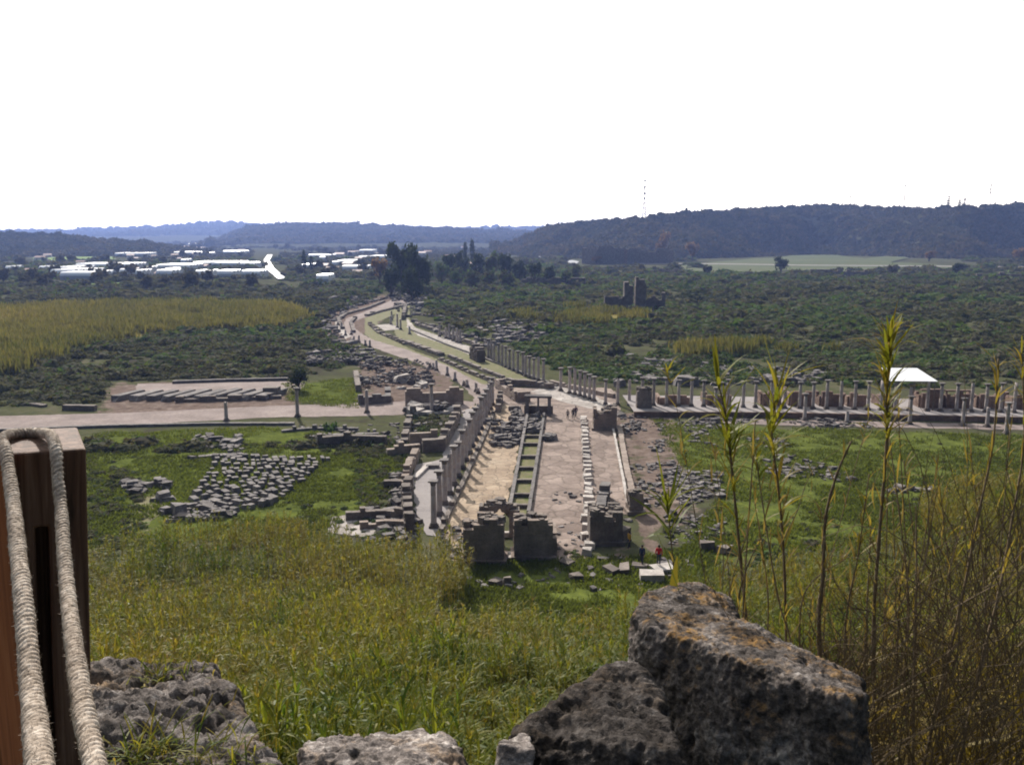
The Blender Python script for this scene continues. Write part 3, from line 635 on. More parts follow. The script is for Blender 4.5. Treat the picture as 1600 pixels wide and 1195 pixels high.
for i, (a, b2, h) in enumerate([(1257, 656.5, 4.2), (1323, 662, 1.9), (1421, 663, 4.3), (1504, 665, 4.2), (1542, 667, 2.9), (1572, 678, 4.6)]):
    x, y = G(a, b2); column(x, y, .03, h, ['leftmost column', 'broken half-height column', 'column below the white canopy', 'fourth column', 'fifth shorter column', 'rightmost dark column'][i] + ' on the near edge of the path under the colonnade wall', g, cap=h > 3, v=i % 3, r=.28)
g = 'columns of the far stretch of the street'
for i, (a, b2, h) in enumerate([(687, 526, 4), (697, 529, 3), (702, 530, 4.2), (708, 533, 4), (714, 535, 3.8), (719, 536, 3.6), (744, 546, 3.0), (621, 512, 4.3), (626, 515, 3.2), (611, 507, 2.6), (640, 522, 2.2), (612, 500, 3)]):
    x, y = G(a, b2); column(x, y, .04, h, ORD[i] + ' weathered column of the distant broken row beyond the street bend', g, cap=i % 3 == 0, v=i % 3, r=.33)
g = 'column stumps along the left edge of the upper street'
for i, (a, b2) in enumerate([(672, 574), (677, 577), (682, 579), (699, 587), (711, 595), (725, 603), (730, 605), (744, 612), (747, 615), (762, 622), (534, 514), (540, 524), (549, 523), (553, 533), (561, 535), (528, 508), (571, 540), (578, 543)]):
    x, y = G(a, b2); column(x, y, .05, RC.uniform(1.1, 2.2), ORD[i] + (' broken stump from the far end, left of the upper street' if i < 10 else ' weathered stump, beside the leftmost bend of the street'), g, cap=False, v=i % 3, name='column_stump')
for i, (a, b2, h, l) in enumerate([(354, 658, 2.9, 'short brown lone column standing beside the left earth path'), (465, 651, 4.6, 'tall lone column between the earth path and the dark round tree'), (573.5, 645, 3.8, 'lone column in front of the left end of the dark terrace wall'), (674.5, 645, 4.7, 'pale lone column in front of the terrace wall by the white stones')]):
    x, y = G(a, b2); column(x, y, .03, h, l, cap=i in (1, 3), v=i, r=.3)

# ---------------------------------------------------------------- masonry
def masonry(mb, P, h, th, bs=.7, bh=.45, seed=0, rag=.5, jit=.03, z0=0, hf=None, gap=.015):
    rd = random.Random(seed); zc = 0; L = [0]
    for a, b2 in zip(P, P[1:]): L.append(L[-1] + math.hypot(b2[0] - a[0], b2[1] - a[1]))
    tot = L[-1]; row = 0
    def at(s):
        for i in range(len(P) - 1):
            if s <= L[i + 1] or i == len(P) - 2:
                t = (s - L[i]) / max(1e-6, L[i + 1] - L[i]); a, b2 = P[i], P[i + 1]
                return a[0] + (b2[0] - a[0]) * t, a[1] + (b2[1] - a[1]) * t, math.atan2(b2[1] - a[1], b2[0] - a[0])
    while zc < h:
        ch = bh * rd.uniform(.85, 1.15); s = 0 if row % 2 else -bs * .5
        while s < tot:
            l = bs * rd.uniform(.6, 1.4); s0 = max(0, s); s1 = min(tot, s + l); s += l
            if s1 - s0 < .12: continue
            m = (s0 + s1) / 2; loc = h * (1 - rag * (.5 + .5 * math.sin(m * 1.7 / max(.6, bs) + seed) * math.cos(m * .53 + seed * 2))) if hf is None else hf(m / tot) * h
            if zc > 0 and zc + ch * .5 > loc * rd.uniform(.9, 1.1): continue
            x, y, a = at(m); o = rd.uniform(-.05, .05) * th
            mb.box((x - math.sin(a) * o, y + math.cos(a) * o, z0 + zc + ch / 2), (s1 - s0 - gap, th * rd.uniform(.92, 1.06), ch - gap), a, jit * min(1, bs), rd)
        zc += ch; row += 1
    if rag: # core so that nothing shows through the joints
        for i in range(len(P) - 1):
            a, b2 = P[i], P[i + 1]; l = math.hypot(b2[0] - a[0], b2[1] - a[1]); hh = h * (1 - rag) * .9
            if hh > .1: mb.box(((a[0] + b2[0]) / 2, (a[1] + b2[1]) / 2, z0 + hh / 2), (l * .97, th * .75, hh), math.atan2(b2[1] - a[1], b2[0] - a[0]))
def wall(name, px, h, th, mat, label, cat='wall', z=0, world=False, **k):
    P = px if world else [G(a, b2, z) for a, b2 in px]; cx, cy = P[0]; mb = MB()
    masonry(mb, [(a - cx, b2 - cy) for a, b2 in P], h, th, z0=0, **k)
    return tag(mb.build(name, mat, None, False, (cx, cy, z - .03)), label, cat)
# two piers of the monument at the near end of the water channel
def pier(P0, w, d, h, rz, label, seed, name='ruined_pier', hf=None, mat='stone_brown', top='stone_dark', bs=.75):
    root = empty(name, (P0[0], P0[1], 0), rz, label, 'ruin'); rd = random.Random(seed)
    mb = MB(); 
    for off in (-d / 2 + .25, d / 2 - .25): masonry(mb, [(-w / 2, off), (w / 2, off)], h, .5, bs=bs, seed=seed + int(off * 9), rag=0, hf=hf)
    for sx in (-w / 2 + .25, w / 2 - .25): masonry(mb, [(sx, -d / 2 + .5), (sx, d / 2 - .5)], h * .9, .5, bs=bs, seed=seed + 3, rag=0, hf=lambda t: .95)
    mb.box((0, 0, h * .36), (w - .9, d - .9, h * .72)); mb.box((0, 0, .18), (w + .5, d + .5, .36), 0, .03, rd)
    mb.build('masonry', M[mat], root)
    tb = MB()
    for q in range(int(16 * w * d / 6)):
        x, y = rd.uniform(-w / 2 + .2, w / 2 - .2), rd.uniform(-d / 2 + .2, d / 2 - .2); hh = h * (hf(x / w + .5) if hf else 1)
        tb.box((x, y, hh - rd.uniform(.0, .25)), (rd.uniform(.4, .8), rd.uniform(.3, .6), rd.uniform(.25, .5)), rd.uniform(0, 3), .06, rd)
    tb.build('broken_top', M[top], root); return root
a = G(756, 881); pier((a[0], a[1] + 1.1), 3.5, 2.2, 3.9, -.03, 'left brown masonry pier of the two at the near end of the water channel', 1, hf=lambda t: .80 if t < .35 else 1.0)
a = G(833, 875); pier((a[0], a[1] + 1.1), 3.4, 2.2, 3.6, .02, 'right brown masonry pier of the two at the near end of the water channel', 2, hf=lambda t: 1.0 if t < .8 else .82)
# side steps on the piers, arch remains behind them
mb = MB(); rd = random.Random(4); c0 = G(795, 862); mb2 = []
for q in range(46):
    t = q / 45; aa = math.pi * t; mb.box((-1.2 + 2.9 * (t - .5) + rd.uniform(-.2, .2), rd.uniform(-.5, .6), 2.0 + 1.2 * math.sin(aa) + rd.uniform(-.3, .3)), (rd.uniform(.5, .9), rd.uniform(.5, .9), rd.uniform(.35, .6)), rd.uniform(0, 3), .06, rd)
masonry(mb, [(-3.1, 0), (-2.2, 0)], 2.9, 1.2, seed=3, rag=.1); masonry(mb, [(-.3, 0), (.7, 0)], 2.9, 1.2, seed=5, rag=.1)
tag(mb.build('ruined_arch', M['stone_dark'], None, False, (c0[0] + .3, c0[1] + 4.2, 0)), 'dark broken arch of rubble linking the tops of the two near piers', 'ruin')
def slab_thing(name, px, py, d, mat, label, cat='stone', rz=0, z=0, j=.03, group=None, seed=1):
    x, y = G(px, py, z); m = MB(); rd = random.Random(seed); m.box((0, 0, d[2] / 2), d, 0, j, rd)
    o = m.build(name, mat, None, False, (x, y, z - .02)); o.rotation_euler[2] = rz; return tag(o, label, cat, group)
slab_thing('stone_bench', 795, 838, (1.6, .5, .5), M['stone_pale'], 'pale stone bench seen through the gap between the two piers', rz=.05)
slab_thing('stone_slab', 796, 868, (1.5, 1.6, .14), M['stone_pale'], 'pale paving slab lying in the gap between the two piers', seed=3)
wall('side_wall', [(866, 872), (864, 846)], 1.9, .5, M['stone_brown'], 'low stepped stub of wall against the right side of the right pier', seed=6, rag=.2)
# right ruin, sloping rubble bastion
def rubble_heap(name, px, py, w, d, h, n, mat, label, seed, smin=.35, smax=.8, cat='rubble heap', kind=None, elong=1.6):
    x0, y0 = G(px, py); rd = random.Random(seed); m = MB()
    for q in range(n):
        u, v = rd.gauss(0, .42), rd.gauss(0, .42); 
        if abs(u) > 1 or abs(v) > 1: continue
        hh = h * max(0, 1 - (u * u + v * v)) * rd.uniform(.3, 1); s = rd.uniform(smin, smax)
        m.box((u * w / 2, v * d / 2, hh + s * .2 - .05), (s * rd.uniform(1, elong), s, s * rd.uniform(.4, .8)), rd.uniform(0, 3.14), s * .13, rd, rd.uniform(.6, .95))
    if h > .5: m.lathe([(w * .40, -.1), (w * .30, h * .45), (w * .12, h * .8)], 9)
    o = m.build(name, mat, None, False, (x0, y0, -.02)); tag(o, label, cat, None, kind); return o
a = G(947, 852); pier((a[0], a[1] + 1.4), 3.0, 2.8, 3.2, 0, 'dark squat ruin block on the right where the stepping stones end', 7, hf=lambda t: .9 + .1 * math.sin(t * 9), mat='stone_dark')
wall('ruin_wall', [(936, 822), (946, 776)], 2.1, 1.0, M['stone_grey'], 'rising grey wall spine behind the dark squat ruin block', seed=8, rag=.25)
wall('ruin_wall', [(968, 850), (980, 843)], 1.7, .8, M['stone_dark'], 'short dark stub right beside the squat ruin block', seed=9, rag=.4)
a = G(993, 804); pier((a[0], a[1] + .9), 1.5, 1.6, 2.4, .1, 'small isolated stone pier at the end of the right kerb line', 10, mat='stone_brown', bs=.5)
a = G(946, 672); pier((a[0], a[1] + 1.4), 3.4, 3.4, 3.4, -.05, 'ruined corner pier at the street junction near the three walkers', 11, hf=lambda t: .55 + .5 * t, mat='stone_brown')
a = G(1007, 646); pier((a[0], a[1] + 1), 2.4, 2.0, 4.0, -.05, 'dark pier standing in front of the colonnade at its left end', 12, mat='stone_dark')
# small fountain house at the far end of the channel
c0 = G(841, 652); root = empty('fountain_house', (c0[0], c0[1] + 1, 0), AX, 'small ruined fountain house with flat stone lintel at the head of the water channel', 'ruin')
for sx in (-1.75, 0, 1.75):
    m = MB(); m.box((sx, 0, 1.45), (.5 if sx else .3, .6, 2.9), 0, .03, rd); m.build('post', M['stone_grey'], root)
for sx in (-1.75, 1.75):
    m = MB(); m.box((sx, .9, 1.4), (.5, .5, 2.8), 0, .03, rd); m.build('post', M['stone_dark'], root)
m = MB(); m.box((0, .1, 3.08), (4.3, .9, .36), 0, .04, rd); m.box((0, .95, 3.1), (4.1, .6, .34), 0, .04, rd); m.build('lintel', M['stone_grey'], root)
m = MB(); masonry(m, [(-2.3, 1.8), (2.3, 1.8)], 1.6, .6, seed=3, rag=.3); m.build('back_wall', M['stone_dark'], root)
# water channel: two kerbs, cross slabs, grassy bed
cdir = Vector((2.4, 38.7, 0)).normalized()
def chan(name, p0, p1, w, h, mat, label, seed):
    m = MB(); rd = random.Random(seed); L = math.hypot(p1[0] - p0[0], p1[1] - p0[1]); a = math.atan2(p1[1] - p0[1], p1[0] - p0[0]); s = 0
    while s < L:
        l = rd.uniform(1.3, 2.4); m.box((math.cos(a) * (s + l / 2), math.sin(a) * (s + l / 2), h / 2), (l - .04, w, h * rd.uniform(.93, 1.05)), a + rd.uniform(-.01, .01), .02, rd); s += l
    return tag(m.build(name, mat, None, False, (p0[0], p0[1], 0)), label, 'channel kerb')
p0, p1 = G(795, 806), G(824, 651); q0, q1 = G(826, 806), G(850, 651)
chan('channel_kerb', p0, p1, .38, .55, M['stone_grey'], 'left long stone kerb of the grassy water channel in the street', 1)
chan('channel_kerb', q0, q1, .38, .55, M['stone_grey'], 'right long stone kerb of the grassy water channel in the street', 2)
sheet('channel_bed', [(p0[0] + .15, p0[1]), (p1[0] + .15, p1[1]), (q1[0] - .15, q1[1]), (q0[0] - .15, q0[1])], M['grassdirt'], .07, world=True, jit=0)
for i, pyy in enumerate([684.7, 697, 716.5, 734.7, 754.6, 777, 794]):
    yy = G(800, pyy)[1]; t = (yy - p0[1]) / (p1[1] - p0[1]); xa = p0[0] + (p1[0] - p0[0]) * t; xb = q0[0] + (q1[0] - q0[0]) * t
    m = MB(); m.box((0, 0, .2), (xb - xa - .4, .45, .42), 0, .02, rd); o = m.build('cross_slab', M['stone_dark'], None, False, ((xa + xb) / 2, yy, .06)); tag(o, ORD[6 - i] + ' dark slab from the near end lying across the grassy water channel', 'stone slab', 'slabs across the water channel')
# stepping row of pale blocks right of the lane
RB = random.Random(21); bm_ = []
for q in range(8):
    m = MB(); m.box((0, 0, .28), (1, 1, .56), 0, .07, RB, RB.uniform(.8, .97)); bm_.append(m.mesh('stone_block', M['stone_pale']))
bg_ = []
for q in range(10):
    m = MB(); m.box((0, 0, .5), (1, 1, 1), 0, .07, RB, RB.uniform(.85, .98)); bg_.append(m.mesh('stone_block', M['stone_grey']))
def block(me, x, y, d, rz, label, group, z=0.0, name='stone_block', cat='stone block', rx=0):
    o = bpy.data.objects.new(name, me); S.collection.objects.link(o); o.location = (x, y, z); o.scale = d; o.rotation_euler = (rx, 0, rz); return tag(o, label, cat, group)
for i in range(27):
    t = i / 26; a = 920 - 10 * t + 1.5; pyy = 656 + (808 - 656) * (1 - t) ** 1.35; x, y = G(a, pyy)
    block(bm_[i % 8], x + RB.uniform(-.1, .1), y, (RB.uniform(.85, 1.2), RB.uniform(.7, 1.3), RB.uniform(.8, 1.3)), RB.uniform(-.2, .2), ORD[i] + ' pale block from the near end, line right of the lane', 'line of pale blocks between the lane and the side strip', .03)
for i, (a, b2, w) in enumerate([(925, 800, 1.7), (938, 797, 1.0), (916, 815, 1.1), (918, 828, 1.0), (914, 842, .9), (921, 856, 1.0), (917, 866, .9)]):
    x, y = G(a, b2); block(bm_[i], x, y, (w, .8, 1.3 if i < 3 else 1.0), RB.uniform(-.3, .3), ORD[i] + ' heavy pale block piled beside the dark squat ruin', 'heavy blocks beside the squat ruin', .03)
wall('kerb_wall', [(984, 804), (957, 667)], .42, .3, M['stone_pale'], 'thin pale kerb line along the right edge of the side strip', seed=5, rag=.3, bs=1.4, bh=.4)
wall('kerb_wall', [(-6.8, 79), (-6.0, 90), (-4.4, 112), (-2.9, 134)], .7, .5, M['stone_dark'], 'low broken dark wall at the feet of the left street columns', world=True, seed=6, rag=.6, bs=.9, bh=.4)
wall('kerb_wall', [(778, 645), (782, 626)], 1.9, .9, M['stone_dark'], 'dark stump of wall at the far end of the left column row', seed=7, rag=.5)
# left buildings beside the concrete walkway
wl = [([(640, 836), (634, 790), (640, 770)], 2.4, .9, 'stone_dark', 'tall ragged dark wall left of the concrete walkway, near end'),
 ([(632, 768), (640, 738), (652, 716)], 1.8, .8, 'stone_brown', 'brown ruined wall beside the leaning slab on the walkway'),
 ([(600, 762), (636, 762)], 1.3, .8, 'stone_dark', 'short cross wall left of the concrete walkway'),
 ([(604, 712), (656, 708)], 1.6, .9, 'stone_brown', 'broad brown wall left of the middle of the walkway'),
 ([(660, 706), (690, 704), (712, 664), (716, 650)], 2.2, 1.0, 'stone_dark', 'dark wall running up along the walkway to the earth path'),
 ([(632, 700), (640, 664)], 1.9, .9, 'stone_dark', 'dark wall closing the left side of the roofless room'),
 ([(640, 700), (684, 698)], 2.6, .6, 'stone_brown', 'brown brick wall of the roofless room beside the walkway'),
 ([(496, 698), (540, 694), (604, 696)], 1.7, .9, 'stone_dark', 'long dark wall crossing the green lawn'),
 ([(520, 686), (600, 684)], .9, .8, 'stone_grey', 'low grey wall just behind the long dark lawn wall'),
 ([(440, 676), (480, 672), (560, 672)], .7, .7, 'stone_grey', 'low grey kerb wall below the left earth path'),
 ([(540, 812), (600, 808), (640, 812)], 1.2, .7, 'stone_dark', 'dark retaining wall behind the pale sunken floor'),
 ([(562, 826), (600, 823), (642, 824)], .9, .6, 'stone_brown', 'brown wall stub across the pale sunken floor'),
 ([(590, 848), (620, 842)], .8, .7, 'stone_grey', 'short grey wall in front of the pale sunken floor'),
 ([(0, 674), (150, 668), (330, 664), (460, 664)], .45, .7, 'stone_grey', 'low stone edging under the left earth path'),
 ([(633, 634), (724, 631)], 2.9, 1.0, 'stone_brown', 'dark flat terrace wall left of the far end of the walkway'),
 ([(560, 632), (606, 629), (606, 618)], 1.9, 1.0, 'stone_grey', 'low grey wall left of the dark terrace wall'),
 ([(480, 568), (540, 560)], 1.2, 1, 'stone_dark', 'dim wall in the scrub above the round tree'),
 ([(556, 588), (560, 612)], 1.6, 1, 'stone_dark', 'dark wall at the left edge of the big rubble heap'),
 ([(300, 690), (352, 689), (375, 692)], .6, .8, 'stone_grey', 'small low wall in the lawn behind the wooden post'),
 ([(310, 716), (352, 713)], .6, .9, 'stone_grey', 'second small low wall in the lawn above the stacked blocks'),
 ([(190, 764), (250, 757), (262, 765)], .8, 1.0, 'stone_grey', 'low dark wall right of the wooden post'),
 ([(100, 640), (150, 641)], .9, 1.0, 'stone_dark', 'dark wall remnant at the far left above the earth path'),
 ([(30, 630), (70, 636)], .6, 1.0, 'stone_dark', 'lowest wall remnant at the far left edge'),
 # far street edges
 ([(536, 514), (528, 500), (540, 492), (575, 482), (600, 472)], .9, 1.2, 'stone_dark', 'wall following the outer side of the far bend'),
 ([(553, 520), (548, 506), (556, 497)], 1.0, 1.0, 'stone_dark', 'inner wall at the sharp corner of the bend'),
 ([(572, 494), (600, 486), (640, 476)], .9, 1.4, 'stone_dark', 'dark kerb wall above the far street bend'),
 ([(578, 507), (592, 520), (634, 538)], .8, 1.4, 'stone_dark', 'dark channel wall inside the far bend'),
 ([(634, 536), (690, 556)], .9, 1.6, 'stone_dark', 'long dark channel wall in the middle of the upper street'),
 ([(686, 562), (740, 586), (786, 604)], .8, .8, 'stone_dark', 'left kerb of the upper street basin'),
 ([(702, 558), (760, 582), (806, 600)], .8, .8, 'stone_dark', 'right kerb of the upper street basin'),
 ([(640, 515), (700, 540), (760, 562)], .5, .5, 'stone_grey', 'thin kerb between grass and pale slabs of the upper street'),
 ([(760, 562), (870, 604)], .5, .6, 'stone_grey', 'kerb below the close-set upper column row'),
 ([(650, 508), (700, 524), (755, 545)], 1.0, 1.0, 'stone_dark', 'low back wall behind the pale slabs of the upper street'),
 ([(740, 560), (752, 566)], 3.6, 2.0, 'stone_dark', 'dark square pier at the far end of the close-set column row'),
 ([(776, 606), (808, 628)], 2.0, .8, 'stone_brown', 'left side wall of the big basin at the junction'),
 ([(808, 628), (828, 627)], 2.2, .8, 'stone_brown', 'near end wall of the big basin at the junction'),
 ([(786, 602), (850, 606)], 1.4, .8, 'stone_dark', 'back wall of the big basin at the junction'),
 ([(812, 600), (862, 608)], 1.2, 1.6, 'stone_dark', 'dark heap-like wall right behind the fountain house'),
 ([(630, 500), (634, 480)], 1.8, 1.2, 'stone_dark', 'dark wall near the far end of the street below the evergreens'),
 ([(650, 492), (720, 500), (760, 520)], .8, 1.5, 'stone_dark', 'dim ruined wall in the scrub right of the far street'),
 ([(860, 600), (960, 622)], 1.0, .8, 'stone_brown', 'brown back wall behind the junction columns'),
 ([(968, 668), (978, 730), (990, 780)], .5, .7, 'stone_brown', 'broken low brown wall right of the kerb line')]
for i, (p, h, th, mt, lb) in enumerate(wl):
    far = G(*p[0])[1]; wall('ruin_wall', p, h, th, M[mt], lb, seed=20 + i, rag=.45 if h < 1.5 else .35, bs=.8 if far < 140 else 1.2, bh=.42)
slab_thing('leaning_slab', 660, 738, (.6, 6.5, .4), M['stone_pale'], 'long pale slab lying along the edge of the concrete walkway', rz=-.18, seed=5)
slab_thing('stone_block', 676, 731, (1.6, .9, .5), M['stone_grey'], 'square grey block on the far part of the walkway', 'stone block', seed=6)
# raised colonnade platform, shops behind
platp = [(990, 651), (1200, 652), (1600, 660), (1900, 666)]
wall('platform_wall', platp, .9, .6, M['orange_wall'], 'long low brick retaining wall under the raised colonnade', seed=60, rag=0, hf=lambda t: 1.0, bs=1.6, bh=.45, jit=.02)
P = [G(a, b2) for a, b2 in platp]; sheet('platform_floor', P + [(P[3][0], P[3][1] + 14), (P[2][0], P[2][1] + 14), (P[0][0], P[0][1] + 14)], M['concrete'], .86, world=True, jit=.0)
sg = 'ruined shop walls behind the colonnade'; nlab = ['leftmost', 'second', 'third', 'fourth', 'fifth', 'sixth', 'seventh', 'eighth', 'ninth', 'tenth', 'eleventh']
for i, (a, w2, h) in enumerate([(1060, 50, 1.6), (1130, 40, 1.9), (1215, 30, 2.4), (1262, 34, 2.6), (1312, 36, 2.4), (1352, 26, 2.1), (1402, 24, 2.3), (1470, 34, 2.8), (1512, 40, 2.7), (1566, 40, 2.6), (1625, 44, 2.5)]):
    zz = .86; A = G(a - w2 / 2, 637 + (a - 1000) * .013, zz); B = G(a + w2 / 2, 637 + (a - 1000) * .013, zz); mb = MB()
    masonry(mb, [(0, 0), (B[0] - A[0], B[1] - A[1])], h, .6, bs=.9, bh=.4, seed=80 + i, rag=.2); masonry(mb, [(0, .3), (.2, 4)], h * .9, .5, bs=.9, bh=.4, seed=90 + i, rag=.3)
    if i in (7, 8): mb.box(((B[0] - A[0]) / 2, 0, h + .12), (B[0] - A[0] + .3, .7, .22))
    o = mb.build('shop_wall', M['orange_wall'], None, False, (A[0], A[1] + 3.2, zz)); tag(o, nlab[i] + ' fragment of orange brick shop wall from the left, behind the raised columns', 'wall', sg)
# white canopy on posts
def px_z(px, py, Y): return R(px, py, Y)
c0 = G(1422, 640, .86); root = empty('canopy', (c0[0], c0[1], .86), -.05, 'white sheet roofed canopy sheltering part of the raised colonnade', 'canopy')
n_ = N('white_roof_sheet'); n_.set((.82, .82, .84), .35, None, .5); M['whiteroof'] = n_.m
m = MB(); m.add([(-3.8, -1.0, 4.75), (3.5, -1.0, 4.75), (2.4, 4.4, 6.0), (-3.4, 4.4, 6.0), (-3.8, -1.0, 4.68), (3.5, -1.0, 4.68), (2.4, 4.4, 5.92), (-3.4, 4.4, 5.92)], ((0, 1, 2, 3), (7, 6, 5, 4), (0, 4, 5, 1), (1, 5, 6, 2), (2, 6, 7, 3), (3, 7, 4, 0))); m.build('roof', M['whiteroof'], root)
for sx, sy, hh in ((-3.6, -.7, 4.72), (0, -.7, 4.72), (3.2, -.7, 4.72), (-3.2, 4.2, 5.9), (2.2, 4.2, 5.9)):
    m = MB(); m.tube([(sx, sy, 0), (sx, sy, hh)], .07, 8); m.build('post', M['stone_dark'], root)
m = MB(); m.box((-.2, -.7, 4.62), (6.9, .1, .12)); m.build('beam', M['stone_dark'], root)
# block yard on the left lawn: rows of stacked blocks
RK = random.Random(31); rows = []
for r_ in range(13):
    t = r_ / 12; rows.append(((345 - 55 * t * 1 + (18 if r_ > 9 else 0), 716 + 92 * t ** 1.1), (520 - 95 * t, 722 + 66 * t)))
cnt = 0
YG = 'weathered blocks laid out in the yard on the left lawn'
for r_, (A, B) in enumerate(rows):
    a = G(*A); b2 = G(*B); L = math.hypot(b2[0] - a[0], b2[1] - a[1]); s = 0; i = 0; ang = math.atan2(b2[1] - a[1], b2[0] - a[0])
    while s < L:
        w = RK.uniform(.6, 1.3); t = s / L
        if not (RK.random() < .06 and i > 0):
            cnt += 1; el = RK.random() < .25
            block(bg_[cnt % 10], a[0] + (b2[0] - a[0]) * t + RK.uniform(-.06, .06), a[1] + (b2[1] - a[1]) * t + RK.uniform(-.1, .1), (w * .68, RK.uniform(.6, .95) * (1.9 if el else 1), RK.uniform(.4, .75)), ang + .5 + RK.uniform(-.12, .12),
                  '%s block from the left, %s row from the back of the lawn yard' % (ORD[i], ORD[r_]), YG)
            i += 1
        s += w
# slabs laid in strips in the upper left court
SG = 'stone strips set out side by side in the upper left court'
for i, a in enumerate([200, 228, 254, 280, 303, 328, 352, 376, 400, 424]):
    x, y = G(a, 622 - (i > 5) * 1.5); block(bg_[i], x, y + .5, (1.7, 7.5, .9), -.30, ORD[i] + ' long strip of grey slabs from the left in the upper left court', SG, .03, 'slab_strip', 'stone slab')
wall('block_row', [(275, 628), (360, 626), (440, 622)], .9, 1.0, M['stone_dark'], 'dark row of blocks along the near edge of the slab strips', seed=70, rag=.3, bs=1.0, bh=.5)
wall('block_row', [(270, 599), (360, 596), (450, 594)], .7, 1.0, M['stone_grey'], 'row of grey blocks along the far edge of the upper court', seed=71, rag=.8, bs=1.2, bh=.6)
slab_thing('stone_block', 425, 618, (2.6, 2.2, 1.6), M['stone_dark'], 'big dark square block at the right end of the slab strips', 'stone block')
# rubble: fields of broken stone too many to count
def rubble(name, polys, n, smin, smax, seed, label=None, mat=None, thr=-.2, zh=0.0):
    polys = [PXP(p) for p in polys]; r = np.random.RandomState(seed); X = []; Y = []
    for p in polys:
        q = np.array(p); x = r.uniform(q[:, 0].min(), q[:, 0].max(), n * 3); y = r.uniform(q[:, 1].min(), q[:, 1].max(), n * 3); k = inpoly(x, y, p); X.append(x[k][:n]); Y.append(y[k][:n])
    x = np.concatenate(X); y = np.concatenate(Y); k = n2(x, y, 5, seed) > thr; x, y = x[k], y[k]; m = len(x)
    tm = []
    for q in range(6):
        rd = random.Random(q + seed); b_ = MB(); b_.box((0, 0, .3), (1.2, .9, .7), 0, .16, rd, .8); tm.append((np.array(b_.v), np.array(b_.f), np.full(6, .5)))
    s = r.uniform(smin, smax, m) * r.lognormal(0, .3, m)
    o = scatter(name, tm, np.stack([x, y, H(x, y) - .04 + zh * r.uniform(0, 1, m)], 1), r.uniform(0, 6.3, m), np.stack([s * r.uniform(.7, 1.7, m), s, s * r.uniform(.5, 1.1, m)], 1), r.randint(0, 6, m), r.uniform(0, 1, m), mat or M['rubble'])
    return o
rubble('rubble', [[(965, 650), (1040, 645), (1040, 700), (1100, 780), (1060, 800), (1000, 790), (975, 720)], [(1060, 655), (1140, 655), (1250, 670), (1240, 700), (1130, 702), (1075, 690)], [(1035, 735), (1130, 740), (1130, 795), (1070, 795)], [(1050, 645), (1300, 655), (1380, 668), (1240, 672), (1060, 664)]], 620, .15, .5, 1, thr=-.05)
rubble('rubble', [[(1195, 715), (1240, 712), (1320, 740), (1350, 756), (1260, 752), (1200, 748)], [(1385, 765), (1460, 762), (1480, 775), (1462, 792), (1400, 785)]], 150, .25, .7, 2)
rubble('rubble', [[(560, 570), (600, 562), (672, 572), (676, 600), (556, 606)], [(480, 555), (560, 550), (560, 570), (480, 572)], [(630, 646), (715, 636), (722, 646), (650, 652)]], 760, .22, .65, 3, zh=1.0)
rubble('rubble', [[(620, 596), (664, 598), (664, 608), (624, 608)], [(640, 640), (716, 636), (724, 645), (640, 650)]], 90, .5, 1.0, 4, mat=M['stone_pale'])
rubble('rubble', [[(610, 740), (640, 740), (640, 860), (610, 800)], [(440, 668), (700, 660), (660, 700), (480, 684)], [(560, 798), (650, 800), (650, 850), (560, 850)]], 200, .25, .65, 5)
rubble('rubble', [[(760, 660), (812, 655), (806, 700), (770, 700)], [(852, 655), (862, 655), (862, 690), (850, 684)]], 120, .4, .9, 6, zh=.4)
rubble('rubble', [[(800, 640), (822, 640), (820, 690), (800, 690)], [(828, 655), (846, 655), (844, 676), (826, 680)]], 70, .4, .8, 7, zh=.3)
rubble('rubble', [[(520, 470), (620, 462), (560, 480), (530, 500), (500, 520)], [(640, 500), (760, 530), (780, 545), (700, 530)], [(760, 505), (850, 512), (860, 535), (780, 535)], [(960, 560), (1300, 585), (1300, 600), (960, 605)], [(610, 455), (680, 458), (640, 500), (612, 480)], [(500, 500), (560, 540), (640, 565), (520, 560)]], 420, .5, 1.3, 8)
rubble('rubble', [[(690, 836), (735, 810), (735, 900), (715, 895)], [(700, 880), (960, 870), (1120, 880), (1000, 925), (720, 930)], [(860, 760), (985, 770), (985, 850), (860, 870)], [(1040, 800), (1140, 810), (1120, 850), (1040, 850)]], 130, .15, .42, 9)
rubble('rubble', [[(250, 800), (300, 790), (380, 800), (340, 815), (260, 815)], [(190, 755), (262, 760), (262, 785), (210, 780)], [(300, 680), (380, 680), (380, 720), (300, 725)]], 90, .4, .9, 10)
# small wild growth among the walls
def stuffbush(name, polys, n, smin, smax, mat, seed, sp=.8):
    polys = [PXP(p) for p in polys]; r = np.random.RandomState(seed); X = []; Y = []
    for p in polys:
        q = np.array(p); x = r.uniform(q[:, 0].min(), q[:, 0].max(), n * 3); y = r.uniform(q[:, 1].min(), q[:, 1].max(), n * 3); k = inpoly(x, y, p); X.append(x[k][:n]); Y.append(y[k][:n])
    x = np.concatenate(X); y = np.concatenate(Y); m = len(x); s = r.uniform(smin, smax, m)
    return scatter(name, bush_near, np.stack([x, y, H(x, y) - .1], 1), r.uniform(0, 6.3, m), np.stack([s, s, s * sp], 1), r.randint(0, 4, m), np.clip(.5 + r.normal(0, .2, m), 0, 1), mat)
stuffbush('undergrowth', [[(560, 700), (640, 700), (630, 860), (560, 780)], [(480, 680), (600, 690), (600, 712), (500, 712)], [(140, 730), (250, 735), (215, 840), (140, 850)], [(640, 640), (720, 655), (690, 700), (640, 690)]], 110, .5, 1.2, M['scrub'], 3)
